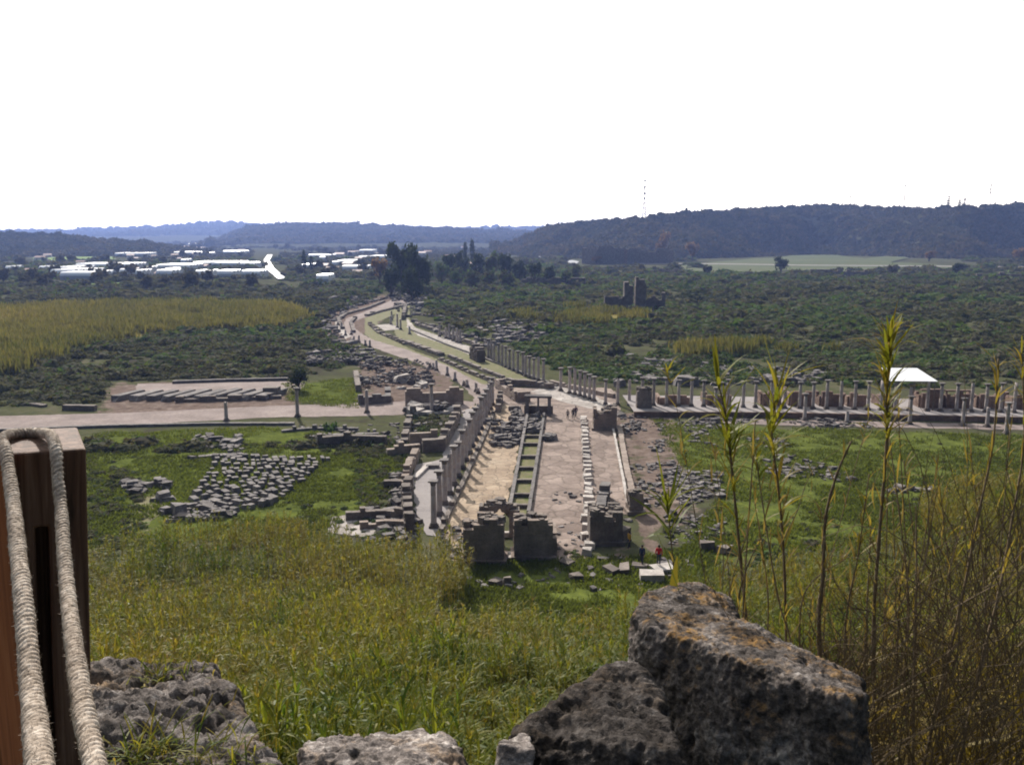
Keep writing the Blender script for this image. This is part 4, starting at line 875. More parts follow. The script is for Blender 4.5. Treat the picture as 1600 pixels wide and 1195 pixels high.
stuffbush('undergrowth', [[(958, 680), (990, 680), (1010, 780), (985, 800)], [(1000, 860), (1120, 840), (1140, 880), (1040, 890)], [(880, 860), (905, 860), (905, 885), (880, 885)], [(1120, 700), (1600, 690), (1600, 790), (1200, 800)]], 26, .3, .7, M['scrub'], 4)

# ---------------------------------------------------------------- far ruins, greenhouses, pylons
x0, y0 = G(998, 482); root = empty('gate_tower_ruin', (x0, y0, 0), 0, 'dark ruined gate with two broken towers standing in the scrub', 'ruin')
for nm, P_, h, th, sd_ in (('tower', [(-6, 0), (-2.6, 0)], 11, 3.4, 1), ('tower', [(-1.6, 0), (2.6, 0)], 12.5, 3.4, 2), ('side_wall', [(-13.5, -1), (-6, -.5)], 5.2, 1.4, 3), ('side_wall', [(2.6, -.5), (9.5, -1.5)], 4.6, 1.4, 4), ('side_wall', [(8.6, -1.2), (10, -1.4)], 7.6, 1.6, 5)):
    m = MB(); masonry(m, P_, h, th, bs=1.3, bh=.8, seed=sd_, rag=.22, jit=.06); m.build(nm, M['stone_dark'], root)
x0, y0 = G(982, 413); m = MB(); root = empty('stadium_wall', (x0, y0, 0), 0, 'long dark ruined stadium wall at the foot of the wooded hill', 'ruin')
masonry(m, [(-44, 14), (-30, 3), (-6, 0), (28, -2), (44, 4)], 19, 3, bs=4, bh=2, seed=9, rag=.0, hf=lambda t: .82 + .1 * math.sin(t * 7) + .06 * math.sin(t * 23)); m.build('long_wall', M['stone_dark'], root)
m = MB(); masonry(m, [(-5, -1.8), (-1.5, -1.8)], 15, 2.4, bs=1.6, bh=1.4, seed=10, rag=.1); m.build('pale_buttress', M['orange_wall'], root)
for i, (a, b2, w2, h, l) in enumerate([(865, 447, 100, 6, 'dark long ruin in front of the dark grove'), (1310, 432, 90, 5.5, 'dark long wall beyond the scrub below the dry field'), (1030, 426, 60, 3, 'low far wall between the road and the scrub'), (1560, 436, 70, 4, 'far low wall at the right edge of the scrub')]):
    A = G(a - w2 / 2, b2); B = G(a + w2 / 2, b2 + 1); mb = MB(); masonry(mb, [(0, 0), (B[0] - A[0], B[1] - A[1])], h, 2.5, bs=3, bh=1.2, seed=100 + i, rag=.35); tag(mb.build('ruin_wall', M['stone_dark'], None, False, (A[0], A[1], 0)), l, 'wall')
n_ = N('greenhouse_plastic'); n_.set((.78, .80, .84), .30, None, .6); M['plastic'] = n_.m
n_ = N('greenhouse_side'); n_.set((.35, .38, .42), .5, None, .4); M['gside'] = n_.m
GH = [(181, 230, 401), (273, 304, 399), (350, 378, 397), (12, 20, 426), (64, 73, 426), (83, 120, 432), (92, 122, 427), (98, 148, 437), (121, 168, 421), (126, 150, 431), (171, 208, 421), (190, 206, 431), (215, 226, 433), (246, 299, 423), (247, 272, 433), (303, 374, 418), (377, 400, 419), (308, 317, 434), (325, 331, 434), (342, 367, 434), (380, 409, 434), (478, 488, 381), (562, 583, 395), (483, 518, 404), (561, 578, 407), (581, 603, 406), (528, 553, 415), (536, 559, 425), (473, 485, 422), (486, 498, 421), (520, 527, 417), (570, 575, 425), (496, 515, 442), (659, 664, 425), (732, 737, 437), (500, 509, 408), (296, 309, 383), (284, 292, 413), (315, 330, 400), (260, 272, 430), (228, 236, 427)]
def ghlab(i, a, b2, py):
    w = 'long' if b2 - a > 38 else 'mid-sized' if b2 - a > 18 else 'small'
    return '%s white greenhouse number %s from the left on the far plain' % (w, ORD[i] if i < 30 else 'thirty-' + ORD[i - 30])
order = sorted(range(len(GH)), key=lambda i: GH[i][0]); 
def ordn(i): return ORD[i] if i < 30 else ('thirty-' + ORD[i - 30] if i < 39 else 'fortieth' if i == 39 else 'forty-' + ORD[i - 40])
for rank, i in enumerate(order):
    a, b2, py = GH[i]; A = G(a, py); B = G(b2, py); w = B[0] - A[0]; Y = A[1]; xc = (A[0] + B[0]) / 2; k = Y / 850.
    root = empty('greenhouse', (xc, Y, 0), 0, '%s glaring white greenhouse, %s from the left on the far plain' % ('long' if w > 30 else 'medium' if w > 14 else 'small', ordn(rank)), 'greenhouse', 'white greenhouses on the far plain')
    ns = 5 if w > 14 else 3; sp = 7.0 * max(1, k * .8); wl_ = 2.5; rr = 3.3; rf = MB(); sd2 = MB()
    for q in range(ns):
        yc = q * sp; vs = []; nseg = 8
        for s_ in range(nseg + 1):
            an = math.pi * s_ / nseg; yy = yc - math.cos(an) * sp / 2; zz = wl_ + math.sin(an) * rr * .8
            vs += [(-w / 2, yy, zz), (w / 2, yy, zz)]
        rf.add(vs, [(2 * t, 2 * t + 1, 2 * t + 3, 2 * t + 2) for t in range(nseg)])
        for e in (0, 1): sd2.add([v for v in vs[e::2]], [tuple(range(nseg + 1))])
    y0_, y1_ = -sp / 2 + .02, (ns - .5) * sp - .02
    sd2.box((0, (y0_ + y1_) / 2, wl_ / 2 - .2), (w - .1, y1_ - y0_, wl_ + .3)); sd2.build('wall', M['gside'], root); rf.build('roof', M['plastic'], root, True)
# small town houses beyond the greenhouses
RH = random.Random(8); n_ = N('house_plaster'); n_.set((.62, .58, .54), .9, None, .1); M['plaster'] = n_.m; n_ = N('sheet_roof'); n_.set((.30, .17, .13), .6, None, .3); M['sroof'] = n_.m
me1 = None
for q in range(54):
    px = RH.uniform(190, 760) if q % 3 else RH.uniform(10, 300); py = RH.choice([RH.uniform(386, 396), RH.uniform(396, 408), RH.uniform(410, 436)])
    if 395 < px < 460: px += 90
    x, y = G(px, py); root = empty('house', (x, y, 0), RH.uniform(-.5, .5), 'small pale flat-sided house scattered among trees on the far plain', 'house', 'small houses on the far plain')
    if me1 is None:
        m = MB(); m.box((0, 0, 1.9), (10, 8, 4.2)); me1 = m.mesh('wall', M['plaster']); m = MB(); m.add([(-5.4, -4.6, 3.9), (5.4, -4.6, 3.9), (5.4, 4.6, 3.9), (-5.4, 4.6, 3.9), (-5.4, 0, 6), (5.4, 0, 6)], ((0, 1, 5, 4), (2, 3, 4, 5), (0, 4, 3), (1, 2, 5), (3, 2, 1, 0))); me2 = m.mesh('roof', M['sroof'])
        m = MB(); m.box((-2.4, -4.03, 2.2), (1.2, .1, 1.2)); m.box((2.4, -4.03, 2.2), (1.2, .1, 1.2)); me3 = m.mesh('window', M['stone_dark'])
    for nn, me in (('wall', me1), ('roof', me2), ('window', me3)): o = bpy.data.objects.new(nn, me); S.collection.objects.link(o); o.parent = root
    k = RH.uniform(.6, 1.1) * (.6 + y / 4000); root.scale = (k * RH.uniform(.8, 1.6), k, k)
# pylons on the hill
n_ = N('galvanised_steel'); n_.set((.12, .12, .14), .6, None, .2); M['steel'] = n_.m
def pylon(px, pyt, pyb, Y, label, nm='pylon', arms=(.62, .76, .9), wb=3.0, t=.17):
    x, y, zt = R(px, pyt, Y); _, _, zb = R(px, pyb, Y); h = zt - zb; root = empty(nm, (x, y, zb), 0, label, 'pylon'); m = MB()
    for sx in (-1, 1):
        for sy in (-1, 1): m.tube([(sx * wb, sy * wb, 0), (sx * wb * .35, sy * wb * .35, h * .6), (sx * .2, sy * .2, h)], t, 4)
    for q in range(9):
        f0, f1 = q / 9, (q + 1) / 9; w0 = wb * (1 - f0 * .95); w1 = wb * (1 - f1 * .95)
        for sy in (-1, 1):
            m.tube([(-w0, sy * w0, h * f0), (w1, sy * w1, h * f1)], t * .6, 3); m.tube([(w0, sy * w0, h * f0), (-w1, sy * w1, h * f1)], t * .6, 3)
    m.build('lattice_mast', M['steel'], root)
    for a in arms:
        c = MB(); L = wb * (1.9 - a * .6); zz = h * a; c.tube([(-L, 0, zz), (0, 0, zz + .8), (L, 0, zz)], t * 1.4, 4); c.tube([(-L, 0, zz), (L, 0, zz)], t * 1.4, 4)
        for sx in (-1, 0, 1): c.tube([(sx * L, 0, zz), (sx * L, 0, zz - 1.8)], t * 1.4, 4)
        c.build('cross_arm', M['steel'], root)
pylon(1008, 276, 345, 1500, 'tall lattice power pylon faint in the sky left of the hilltop', wb=3, t=.45)
pylon(1415, 286, 328, 1150, 'slender mast standing on the crest of the wooded hill', 'mast', arms=(.9,), wb=1.2)
pylon(1549, 286, 326, 1200, 'lattice power pylon on the right end of the hill crest', wb=2.2)
pylon(1329, 306, 326, 1150, 'small thin pole on the hill crest left of the mast', 'mast', arms=(.95,), wb=.6)
for i, (a, t, w) in enumerate([(1483, 306, 9), (1500, 311, 9), (1508, 309, 9)]):
    x, y, zt = R(a, t, 1150); _, _, zb = R(a, 330, 1150); limb_tree('bare_tree', x, y, zt - zb, w * .85, M['wood'], ['tallest', 'middle', 'right'][i] + ' of three pale thin trees on the hill crest', seed=90 + i, z=zb, nl=90, cyp=True, leaf=.08, trunk=.3)
# ---------------------------------------------------------------- people
def m_cloth(name, c):
    n = N(name); f = n.noise(30, 3, .6, n.pos()); return n.set(n.ramp(f, [(.3, tuple(q * .75 for q in c)), (.7, c)]), .85, None, .2)
M['skin'] = m_cloth('skin', (.34, .20, .14)); M['hair'] = m_cloth('dark_hair', (.03, .022, .018)); M['jeans'] = m_cloth('dark_trousers', (.04, .045, .06))
def skin_obj(name, verts, edges, radii, mat, parent):
    bm = bmesh.new(); lay = bm.verts.layers.skin.verify(); vs = [bm.verts.new(v) for v in verts]; [bm.edges.new((vs[a], vs[b2])) for a, b2 in edges]
    for i, v in enumerate(vs): v[lay].radius = (radii[i], radii[i]); v[lay].use_root = (i == 0)
    me = bpy.data.meshes.new(name); bm.to_mesh(me); bm.free(); me.materials.append(mat)
    o = bpy.data.objects.new(name, me); S.collection.objects.link(o); o.parent = parent
    o.modifiers.new('skin', 'SKIN'); sm = o.modifiers.new('sub', 'SUBSURF'); sm.levels = sm.render_levels = 1; return o
def person(x, y, rz, label, jacket, legs=(.12, -.12), arm=(.1, -.1), h=1.72, z=.05, trousers=None, group=None):
    root = empty('person', (x, y, z), rz, label, 'person', group); k = h / 1.72
    a, b2 = legs; 
    J = {'pel': (0, 0, .92), 'wa': (0, .01, 1.08), 'ch': (0, .02, 1.30), 'nk': (0, .02, 1.46), 'hd': (0, .03, 1.56), 'ht': (0, .03, 1.65)}
    V = [J[q] for q in ('pel', 'wa', 'ch', 'nk', 'hd', 'ht')]; Rr = [.14, .125, .15, .055, .085, .075]; E = [(0, 1), (1, 2), (2, 3), (3, 4), (4, 5)]
    tv = [J['pel']]; te = []; tr = [.15]; jv = [(0, 0, .86), (0, .01, 1.08), (0, .02, 1.32), (0, .02, 1.44)]; je = [(0, 1), (1, 2), (2, 3)]; jr = [.17, .155, .175, .08]
    for sx, st in ((-1, a), (1, b2)):
        n0 = len(V); leg = [(sx * .09, 0, .86), (sx * .10, st * .45, .48), (sx * .10, st, .08), (sx * .10, st + .14, .03)]
        V += leg; Rr += [.085, .055, .04, .035]; E += [(0, n0), (n0, n0 + 1), (n0 + 1, n0 + 2), (n0 + 2, n0 + 3)]
        m0 = len(tv); tv += leg[:3]; tr += [.10, .072, .06]; te += [(0, m0), (m0, m0 + 1), (m0 + 1, m0 + 2)]
    for sx, st in ((-1, arm[0]), (1, arm[1])):
        n0 = len(V); A = [(sx * .19, .02, 1.40), (sx * .25, st * .4, 1.14), (sx * .25, st + .05, .90), (sx * .25, st + .07, .83)]
        V += A; Rr += [.06, .042, .028, .034]; E += [(2, n0), (n0, n0 + 1), (n0 + 1, n0 + 2), (n0 + 2, n0 + 3)]
        for f in range(5):
            q0 = len(V); ll = (.05, .075, .08, .075, .06)[f]; oy = (f - 2) * .017
            V += [(sx * (.25 + (.03 if f == 0 else 0)), st + .07 + oy * 1.6, .80), (sx * (.245 + (.02 if f == 0 else -.02)), st + .075 + oy * 1.8, .80 - ll)]; Rr += [.009, .008]; E += [(n0 + 3, q0), (q0, q0 + 1)]
        m0 = len(jv); jv += A[:3]; jr += [.08, .06, .048]; je += [(2, m0), (m0, m0 + 1), (m0 + 1, m0 + 2)]
    skin_obj('body', V, E, Rr, M['skin'], root); skin_obj('trousers', tv, te, tr, trousers or M['jeans'], root); skin_obj('jacket', jv, je, jr, jacket, root)
    m = MB(); m.lathe([(.02, -.11), (.085, -.08), (.10, 0), (.085, .07), (.03, .11)], 10); o = m.build('hair', M['hair'], root, True, (0, -.0, 1.625)); o.rotation_euler[0] = .3
    root.scale = (k,) * 3; return root
g = 'three walkers at the street junction'
for (a, b2, lb, c, h, L) in ((887, 655, 'smaller walker in pale clothes, left of the three at the junction', (.32, .27, .24), 1.5, (.1, -.1)), (895.5, 655, 'walker in dark clothes, middle of the three at the junction', (.05, .04, .05), 1.72, (.22, -.18)), (899.5, 652, 'walker in dark purple coat, right of the three at the junction', (.09, .05, .08), 1.78, (-.2, .16))):
    x, y = G(a, b2); person(x, y, math.pi + .2, lb, m_cloth('coat', c), L, (.15, -.15), h, group=g)
x, y = G(983, 862); person(x, y, 2.0, 'person in yellow jacket and dark trousers behind the other two near visitors', m_cloth('yellow_jacket', (.42, .24, .04)), (.2, -.15), h=1.66, z=.3)
x, y = G(1003, 881, .3); person(x, y, 2.6, 'person in dark blue coat next to the one in red', m_cloth('blue_coat', (.02, .03, .08)), (.22, -.2), h=1.72, z=.3)
x, y = G(1029, 882, .4); person(x, y, -.2, 'person in bright red jacket standing on the pale stone steps', m_cloth('red_jacket', (.50, .015, .02)), (.08, -.05), h=1.76, z=.4)
slab_thing('stone_step', 1036, 892, (1.9, 1.5, .42), M['stone_pale'], 'pale stone step under the person in red', rz=.3, seed=3)
slab_thing('stone_step', 1018, 906, (1.9, 1.3, .7), M['stone_pale'], 'lower pale stone block left below the person in red', rz=-.05, seed=4)
slab_thing('stone_step', 1040, 884, (1.2, .9, .36), M['stone_grey'], 'greyish step behind the red jacket wearer', rz=.3, seed=6)
for i, (a, b2, d) in enumerate([(1105, 858, (1.3, .8, .7)), (1132, 862, (1.0, .9, .6)), (975, 892, (1.8, .9, .5)), (955, 895, (1.4, .8, .5)), (1000, 888, (1.2, .8, .4)), (900, 905, (.9, .7, .5)), (776, 912, (1.1, .8, .4)), (792, 916, (.7, .6, .8)), (886, 882, (1.1, .8, .4))]):
    slab_thing('field_stone', a, b2, d, M['stone_dark'], ['dark square stone right of the visitors in the grass', 'second dark stone further right in the grass', 'long dark stone below the blue coated visitor', 'dark stone left of the long one below the visitors', 'flat stone near the feet of the blue coated visitor', 'grey stone on the grass below the squat ruin', 'flat stone below the left pier', 'upright dark stone below the left pier', 'flat dark stone by the right pier foot'][i], 'stone', rz=i * .7, z=float(H(*G(a, b2))[0]) if G(a, b2)[1] < 70 else 0, j=.12, seed=i)

# ---------------------------------------------------------------- reed bed on the slope
def blade(V, K, base, az, L, w, up, droop, kk, seg=4, r=None):
    p = np.array(base, float); el = up; d0 = len(V) // 4 * 4; ca, sa = math.cos(az), math.sin(az); side = np.array([-sa, ca, 0]) ; tw = r.uniform(-.6, .6) if r is not None else 0
    prev = None
    for i in range(seg + 1):
        t = i / seg; ww = w * (.5 + 1.1 * t) if t < .3 else w * (1 - ((t - .3) / .7) ** 1.6) * .83 + .001
        sd = side * math.cos(tw * t) + np.array([0, 0, 1]) * math.sin(tw * t)
        a, b2 = p - sd * ww, p + sd * ww
        if prev is not None: V += [prev[0], prev[1], b2, a]; K.append(kk)
        prev = (a, b2); el -= droop / seg; p = p + np.array([ca * math.cos(el), sa * math.cos(el), math.sin(el)]) * L / seg
def reed_template(seed, nl=12, seg=3, h=3.0, gold=0.0, wl=.022, plume=False):
    r = np.random.RandomState(seed); V = []; K = []; lx, ly = r.normal(0, .16, 2); w = .011
    def at(t): return np.array([lx * t * t, ly * t * t, h * t])
    for i in range(3):
        a, b2 = at(i / 3), at((i + 1) / 3); 
        for sd in (np.array([w, 0, 0]), np.array([0, w, 0])): V += [a - sd, a + sd, b2 + sd * .7, b2 - sd * .7]; K.append(.80)
    for q in range(nl):
        t = r.uniform(.45, .98) if q > 2 else r.uniform(.9, 1); kk = float(np.clip(r.normal(.28 + gold + .28 * (1 - t), .16), 0, 1))
        blade(V, K, at(t), r.uniform(0, 6.28), r.uniform(.45, .85) * (1.1 if t < .8 else .8), wl * r.uniform(.7, 1.3), r.uniform(1.05, 1.5), r.uniform(.3, 1.7), kk, seg, r)
    if plume:
        for q in range(12): blade(V, K, at(1), r.uniform(0, 6.28), r.uniform(.2, .4), .012, 1.3, .7, .97, 2, r)
    V = np.array(V); return V, np.arange(len(V)).reshape(-1, 4), np.array(K)
def dmax(u):
    return np.interp(u, [-2, -.49, -.16, -.07, -.055, .1, .15, .25, .42, .47, .52, .6, 2], [71, 71, 73, 71, 49, 49, 53, 62, 69, 75, 86, 94, 100])
def reeds(name, n, r0, r1, tm, mat, seed, gold=None, s0=.8, s1=1.15, thr=-.42):
    r = np.random.RandomState(seed); u = r.uniform(-.85, .85, n); q = r.uniform(0, 1, n); D = np.sqrt(r0 * r0 + (r1 * r1 - r0 * r0) * q) if r1 / r0 < 6 else r0 * (r1 / r0) ** q
    x = u * D; k = D < dmax(u + n2(x, D, 7, 99) * .05) + n2(x, D, 6, 98) * 6; x, y, u = x[k], D[k], u[k]
    k = (n2(x, y, 2.2, seed + 2, 3) > thr) & ~((y > 44) & (u > -.02) & (u < .10) & (r.uniform(0, 1, len(u)) < .3)); x, y, u = x[k], y[k], u[k]; m = len(x)
    g = np.clip(.42 + n2(x, y, 3, seed + 6) * .85 + n2(x, y, 9, seed + 4) * .9 + np.clip((y - 28) / 60, -.15, .35) * (u < -.05) + np.clip((u - .38) * 2.5, 0, .45), 0, 1)
    hh = r.uniform(s0, s1, m) * (1 + .45 * n2(x, y, 4, seed + 9)) * np.interp(u, [-.12, -.07, -.055, .1, .15], [1, 1, .8, .8, 1])
    scatter(name, tm, np.stack([x, y, H(x, y) - .1], 1), r.uniform(0, 6.3, m), np.stack([hh * 0 + .95, hh * 0 + .95, hh], 1), r.randint(0, len(tm), m), np.clip(g + r.normal(0, .12, m), 0, 1), mat, mixk=.6, tilt=r.normal(0, .07, (m, 2)))
tn = [reed_template(i, 15, 4, 3.6, wl=.032, plume=i == 5) for i in range(9)]; tf = [reed_template(i + 40, 12, 3, 3.3, wl=.042, plume=i == 3) for i in range(8)]
reeds('reed_bed', 8000, 12, 30, tn, M['reed'], 3)
reeds('reed_bed', 34000, 24, 100, tf, M['reed'], 13, s0=.7, s1=1.15)

# ---------------------------------------------------------------- big stones at the viewer's feet
def m_rock():
    n = N('pitted_lichen_limestone'); p = n.pos(); a = n.noise(6, 8, .7, p); b2 = n.noise(34, 8, .75, p); c = n.noise(3.2, 6, .7, p)
    f = n.math('ADD', n.math('MULTIPLY', a, .5), n.math('MULTIPLY', b2, .5)); oc = n.new("ObjectInfo")
    col = n.ramp(f, [(.36, (.02, .018, .016)), (.45, (.06, .052, .048)), (.53, (.15, .13, .12)), (.62, (.34, .31, .29))])
    g = n.new("NewGeometry"); s = n.new("SeparateXYZ"); n.L(g.outputs["Normal"], s.inputs[0])
    up = n.math('MULTIPLY', n.math('SUBTRACT', s.outputs[2], .15), 1.6, True)
    lf = n.math('MULTIPLY', n.math('MULTIPLY', n.math('SUBTRACT', n.noise(5.5, 7, .72, p, .4), .50), 9, True), up)
    spk = n.math('MULTIPLY', n.math('SUBTRACT', b2, .42), 7, True)
    col = n.mix(n.math('MULTIPLY', n.math('MULTIPLY', lf, spk), oc.outputs["Alpha"]), col, n.ramp(a, [(.35, (.16, .09, .035)), (.6, (.34, .20, .07))]))
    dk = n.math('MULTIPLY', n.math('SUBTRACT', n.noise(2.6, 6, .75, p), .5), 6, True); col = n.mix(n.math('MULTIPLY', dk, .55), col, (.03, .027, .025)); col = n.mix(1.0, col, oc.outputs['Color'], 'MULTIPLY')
    n.set(col, .92, n.bump(n.math('ADD', b2, n.math('MULTIPLY', n.noise(90, 4, .7, p), .7)), 1.0, .02), .04); return n.m
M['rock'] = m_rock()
def rock(name, hulls, label, vox=.0075, amp=.05, seed=0, lichen=1.0, pit=1.0, fine=1.0, br=1.3):
    bm = bmesh.new()
    for h in hulls:
        b_ = bmesh.new(); [b_.verts.new(v) for v in h]; bmesh.ops.convex_hull(b_, input=b_.verts)
        me = bpy.data.meshes.new('h'); b_.to_mesh(me); b_.free(); bm.from_mesh(me); bpy.data.meshes.remove(me)
    me = bpy.data.meshes.new(name); bm.to_mesh(me); bm.free(); o = bpy.data.objects.new(name, me); S.collection.objects.link(o)
    m = o.modifiers.new('r', 'REMESH'); m.mode = 'VOXEL'; m.voxel_size = vox
    s = o.modifiers.new('s', 'SMOOTH'); s.iterations = 12; s.factor = .6
    dg = bpy.context.evaluated_depsgraph_get(); m2 = bpy.data.meshes.new_from_object(o.evaluated_get(dg)); o.modifiers.clear(); o.data = m2; bpy.data.meshes.remove(me); m2.name = name
    n = len(m2.vertices); V = np.zeros(n * 3, np.float32); m2.vertices.foreach_get("co", V); V = V.reshape(-1, 3); Nn = np.zeros(n * 3, np.float32); m2.vertices.foreach_get("normal", Nn); Nn = Nn.reshape(-1, 3)
    d = amp * 1.1 * fbm(V / .35, 3, seed) + amp * .5 * fbm(V / .11, 5, seed + 9, .65, True) * fine + amp * .42 * fbm(V / .03, 4, seed + 20, .65, True) * fine
    pits = fbm(V / .055, 3, seed + 33); d -= amp * pit * 1.3 * np.clip(pits - .12, 0, 1) ** .8
    V = V + Nn * d[:, None]; c = V.mean(0); m2.vertices.foreach_set("co", (V - c).astype(np.float32).ravel()); m2.update(); o.location = c
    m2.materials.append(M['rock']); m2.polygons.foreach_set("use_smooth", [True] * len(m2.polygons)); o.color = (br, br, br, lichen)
    return tag(o, label, 'boulder')
w = W
rock('stone_block', [
    [w(988, 958, 3.25), w(1004, 930, 3.5), w(1035, 916, 3.75), (w(1092, 914, 3.8)), w(1140, 938, 3.75), w(1158, 970, 3.5), w(1130, 985, 3.15), w(1010, 990, 3.1), w(985, 1100, 3.1), w(1010, 1400, 3.0), w(1180, 1400, 2.9), w(1165, 1350, 3.7), w(1010, 1350, 3.7)],
    [w(1004, 975, 3.12), w(1090, 944, 3.45), w(1160, 972, 3.35), w(1235, 1012, 3.1), w(1345, 1062, 2.85), w(1356, 1085, 2.6), w(1325, 1092, 2.5), w(1190, 1070, 2.7), w(1352, 1450, 2.45), w(1005, 1450, 2.95), w(1000, 1180, 3.05), w(1000, 1350, 3.5), w(1352, 1400, 2.9)]],
    'largest block with orange lichen along its sunlit top, right of the other foreground stones', amp=.032, seed=3, pit=.7)
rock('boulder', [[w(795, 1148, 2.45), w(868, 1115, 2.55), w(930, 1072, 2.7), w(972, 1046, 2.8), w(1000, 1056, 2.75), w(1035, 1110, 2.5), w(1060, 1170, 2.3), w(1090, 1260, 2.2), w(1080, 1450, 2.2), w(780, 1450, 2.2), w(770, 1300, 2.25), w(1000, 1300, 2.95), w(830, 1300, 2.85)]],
    'black shaded pointed boulder leaning against the largest lichen block', amp=.035, seed=11, lichen=.25, br=.7)  # low br puts the shade of its front faces into the boulder's colour
rock('boulder', [[w(775, 1162, 2.3), w(790, 1146, 2.4), w(822, 1140, 2.45), w(836, 1160, 2.3), w(838, 1300, 2.2), w(772, 1300, 2.2), w(790, 1300, 2.5)]], 'small pale stone wedged left of the black pointed boulder', amp=.02, seed=13, lichen=.1, br=2.4)
rock('boulder', [[w(460, 1170, 2.15), w(500, 1147, 2.35), w(560, 1141, 2.45), w(610, 1140, 2.5), w(690, 1143, 2.45), w(722, 1165, 2.3), w(732, 1220, 2.1), w(720, 1300, 2.0), w(460, 1300, 2.0), w(500, 1300, 2.5), w(690, 1300, 2.5)]], 'low rounded grey stone in the middle of the bottom edge', amp=.034, seed=15, lichen=.3, br=2.3)
rock('boulder', [[w(100, 1055, 2.5), w(190, 1040, 2.65), w(262, 1040, 2.7), w(322, 1046, 2.65), w(352, 1080, 2.45), w(384, 1128, 2.25), w(425, 1190, 2.0), w(440, 1260, 1.85), w(60, 1300, 1.8), w(60, 1120, 2.2), w(60, 1500, 1.9), w(440, 1500, 1.9), w(150, 1500, 2.7), w(360, 1400, 2.6)]],
    'broad pitted grey rock with grass tufts beside the wooden post', amp=.048, seed=17, lichen=.5, br=1.55, vox=.0075, pit=1.6)
# ground litter and grass near the stones
def near_grass(name, px, py, dep, n, seed, hgt=.16, label=None):
    r = np.random.RandomState(seed); V = []; K = []
    for q in range(n):
        blade(V, K, (r.normal(0, .05), r.normal(0, .04), 0), r.uniform(0, 6.3), hgt * r.uniform(.5, 1.2), .0015, r.uniform(.8, 1.5), r.uniform(.3, 1.6), float(r.uniform(0, .6 if r.uniform() < .8 else 1)), 4, r)
    V = np.array(V); c = W(px, py, dep); o = mesh_np(name, V, np.arange(len(V)).reshape(-1, 4), M['reed'], None, False, {'rnd': ('FACE', np.array(K))}, c)
    return tag(o, label, 'grass tuft')
near_grass('grass_tuft', 215, 1195, 1.95, 70, 1, .12, 'grass tuft at the bottom by the rope and the pitted rock')
near_grass('grass_tuft', 250, 1178, 2.0, 45, 2, .10, 'thin grass tuft right of the larger tuft on the pitted rock')
near_grass('grass_tuft', 312, 1132, 2.3, 50, 3, .08, 'small green tuft growing in the middle of the pitted rock')
near_grass('grass_tuft', 255, 1062, 2.5, 90, 4, .07, 'short mossy tuft on the back edge of the pitted rock')
near_grass('grass_tuft', 350, 1190, 1.95, 70, 5, .08, 'tiny tuft on the lower edge of the pitted rock')

# ---------------------------------------------------------------- wooden post and rope
def m_wood(name, a, b2, c3):
    n = N(name); mp = n.new("Mapping"); mp.inputs["Scale"].default_value = (60, 60, 2.2); n.L(n.pos(True), mp.inputs[0])
    f = n.noise(1, 6, .65, mp.outputs[0], .6); f2 = n.noise(5, 5, .6, n.pos(True))
    return n.set(n.mix(n.math('MULTIPLY', f2, .5), n.ramp(f, [(.3, a), (.5, b2), (.68, c3)]), a), .75, n.bump(f, .5, .004), .3)
M['post'] = m_wood('weathered_brown_timber', (.025, .013, .009), (.13, .065, .042), (.25, .155, .11))
M['rail'] = m_wood('reddish_timber', (.16, .05, .02), (.32, .11, .04), (.42, .17, .07))
tl = W(6, 707, 1.235); tr_ = W(135, 703, 1.29); pz = (tl.z + tr_.z) / 2; pw = math.hypot(tr_.x - tl.x, tr_.y - tl.y); prz = math.atan2(tr_.y - tl.y, tr_.x - tl.x); root = empty('wooden_post', ((tl.x + tr_.x) / 2 - 1.6 * math.sin(.062), (tl.y + tr_.y) / 2, pz - 1.6 * math.cos(.062)), prz, 'square weathered timber post with a grooved face and rope laid over its top', 'post')
root.rotation_mode = 'ZYX'; root.rotation_mode = 'XYZ'; root.matrix_world = Matrix.Translation(root.location) @ Matrix.Rotation(.062, 4, 'Y') @ Matrix.Rotation(prz, 4, 'Z'); m = MB(); hw = pw / 2; dp = .15
xs = [-hw, -hw + .036, -hw + .053, hw]
def pbox(x0, x1, y0, y1, z0, z1): m.box(((x0 + x1) / 2, (y0 + y1) / 2, (z0 + z1) / 2), (x1 - x0, y1 - y0, z1 - z0))
m.add([(-hw, 0, 0), (xs[1], 0, 0), (xs[2], 0, 0), (hw, 0, 0), (-hw, 0, 1.485), (xs[1], 0, 1.485), (xs[2], 0, 1.485), (hw, 0, 1.485), (-hw, 0, 1.6), (xs[1], 0, 1.6), (xs[2], 0, 1.6), (hw, 0, 1.6),
       (xs[1], .05, 0), (xs[2], .05, 0), (xs[1], .05, 1.485), (xs[2], .05, 1.485), (-hw, dp, 0), (hw, dp, 0), (-hw, dp, 1.6), (hw, dp, 1.6)],
      [(0, 1, 5, 4), (2, 3, 7, 6), (4, 5, 9, 8), (5, 6, 10, 9), (6, 7, 11, 10), (12, 13, 15, 14), (1, 12, 14, 5), (13, 2, 6, 15), (14, 15, 6, 5), (8, 9, 10, 11, 19, 18), (3, 17, 19, 11, 7), (16, 0, 4, 8, 18), (17, 16, 18, 19)])
po = m.build('timber', M['post'], root); bv = po.modifiers.new('b', 'BEVEL'); bv.width = .004; bv.segments = 2; bv.limit_method = 'ANGLE'
a_ = W(-70, 712, 1.2); b_ = W(6, 712, 1.2); m = MB(); m.box(((a_.x + b_.x) / 2, a_.y - .02, a_.z - .8), (b_.x - a_.x, .1, 1.6)); o = m.build('wooden_plank', M['rail'], None); bv = o.modifiers.new('b', 'BEVEL'); bv.width = .003
o.location = (-.005, 0, 0); tag(o, 'strip of reddish timber plank at the left edge beside the post', 'plank')
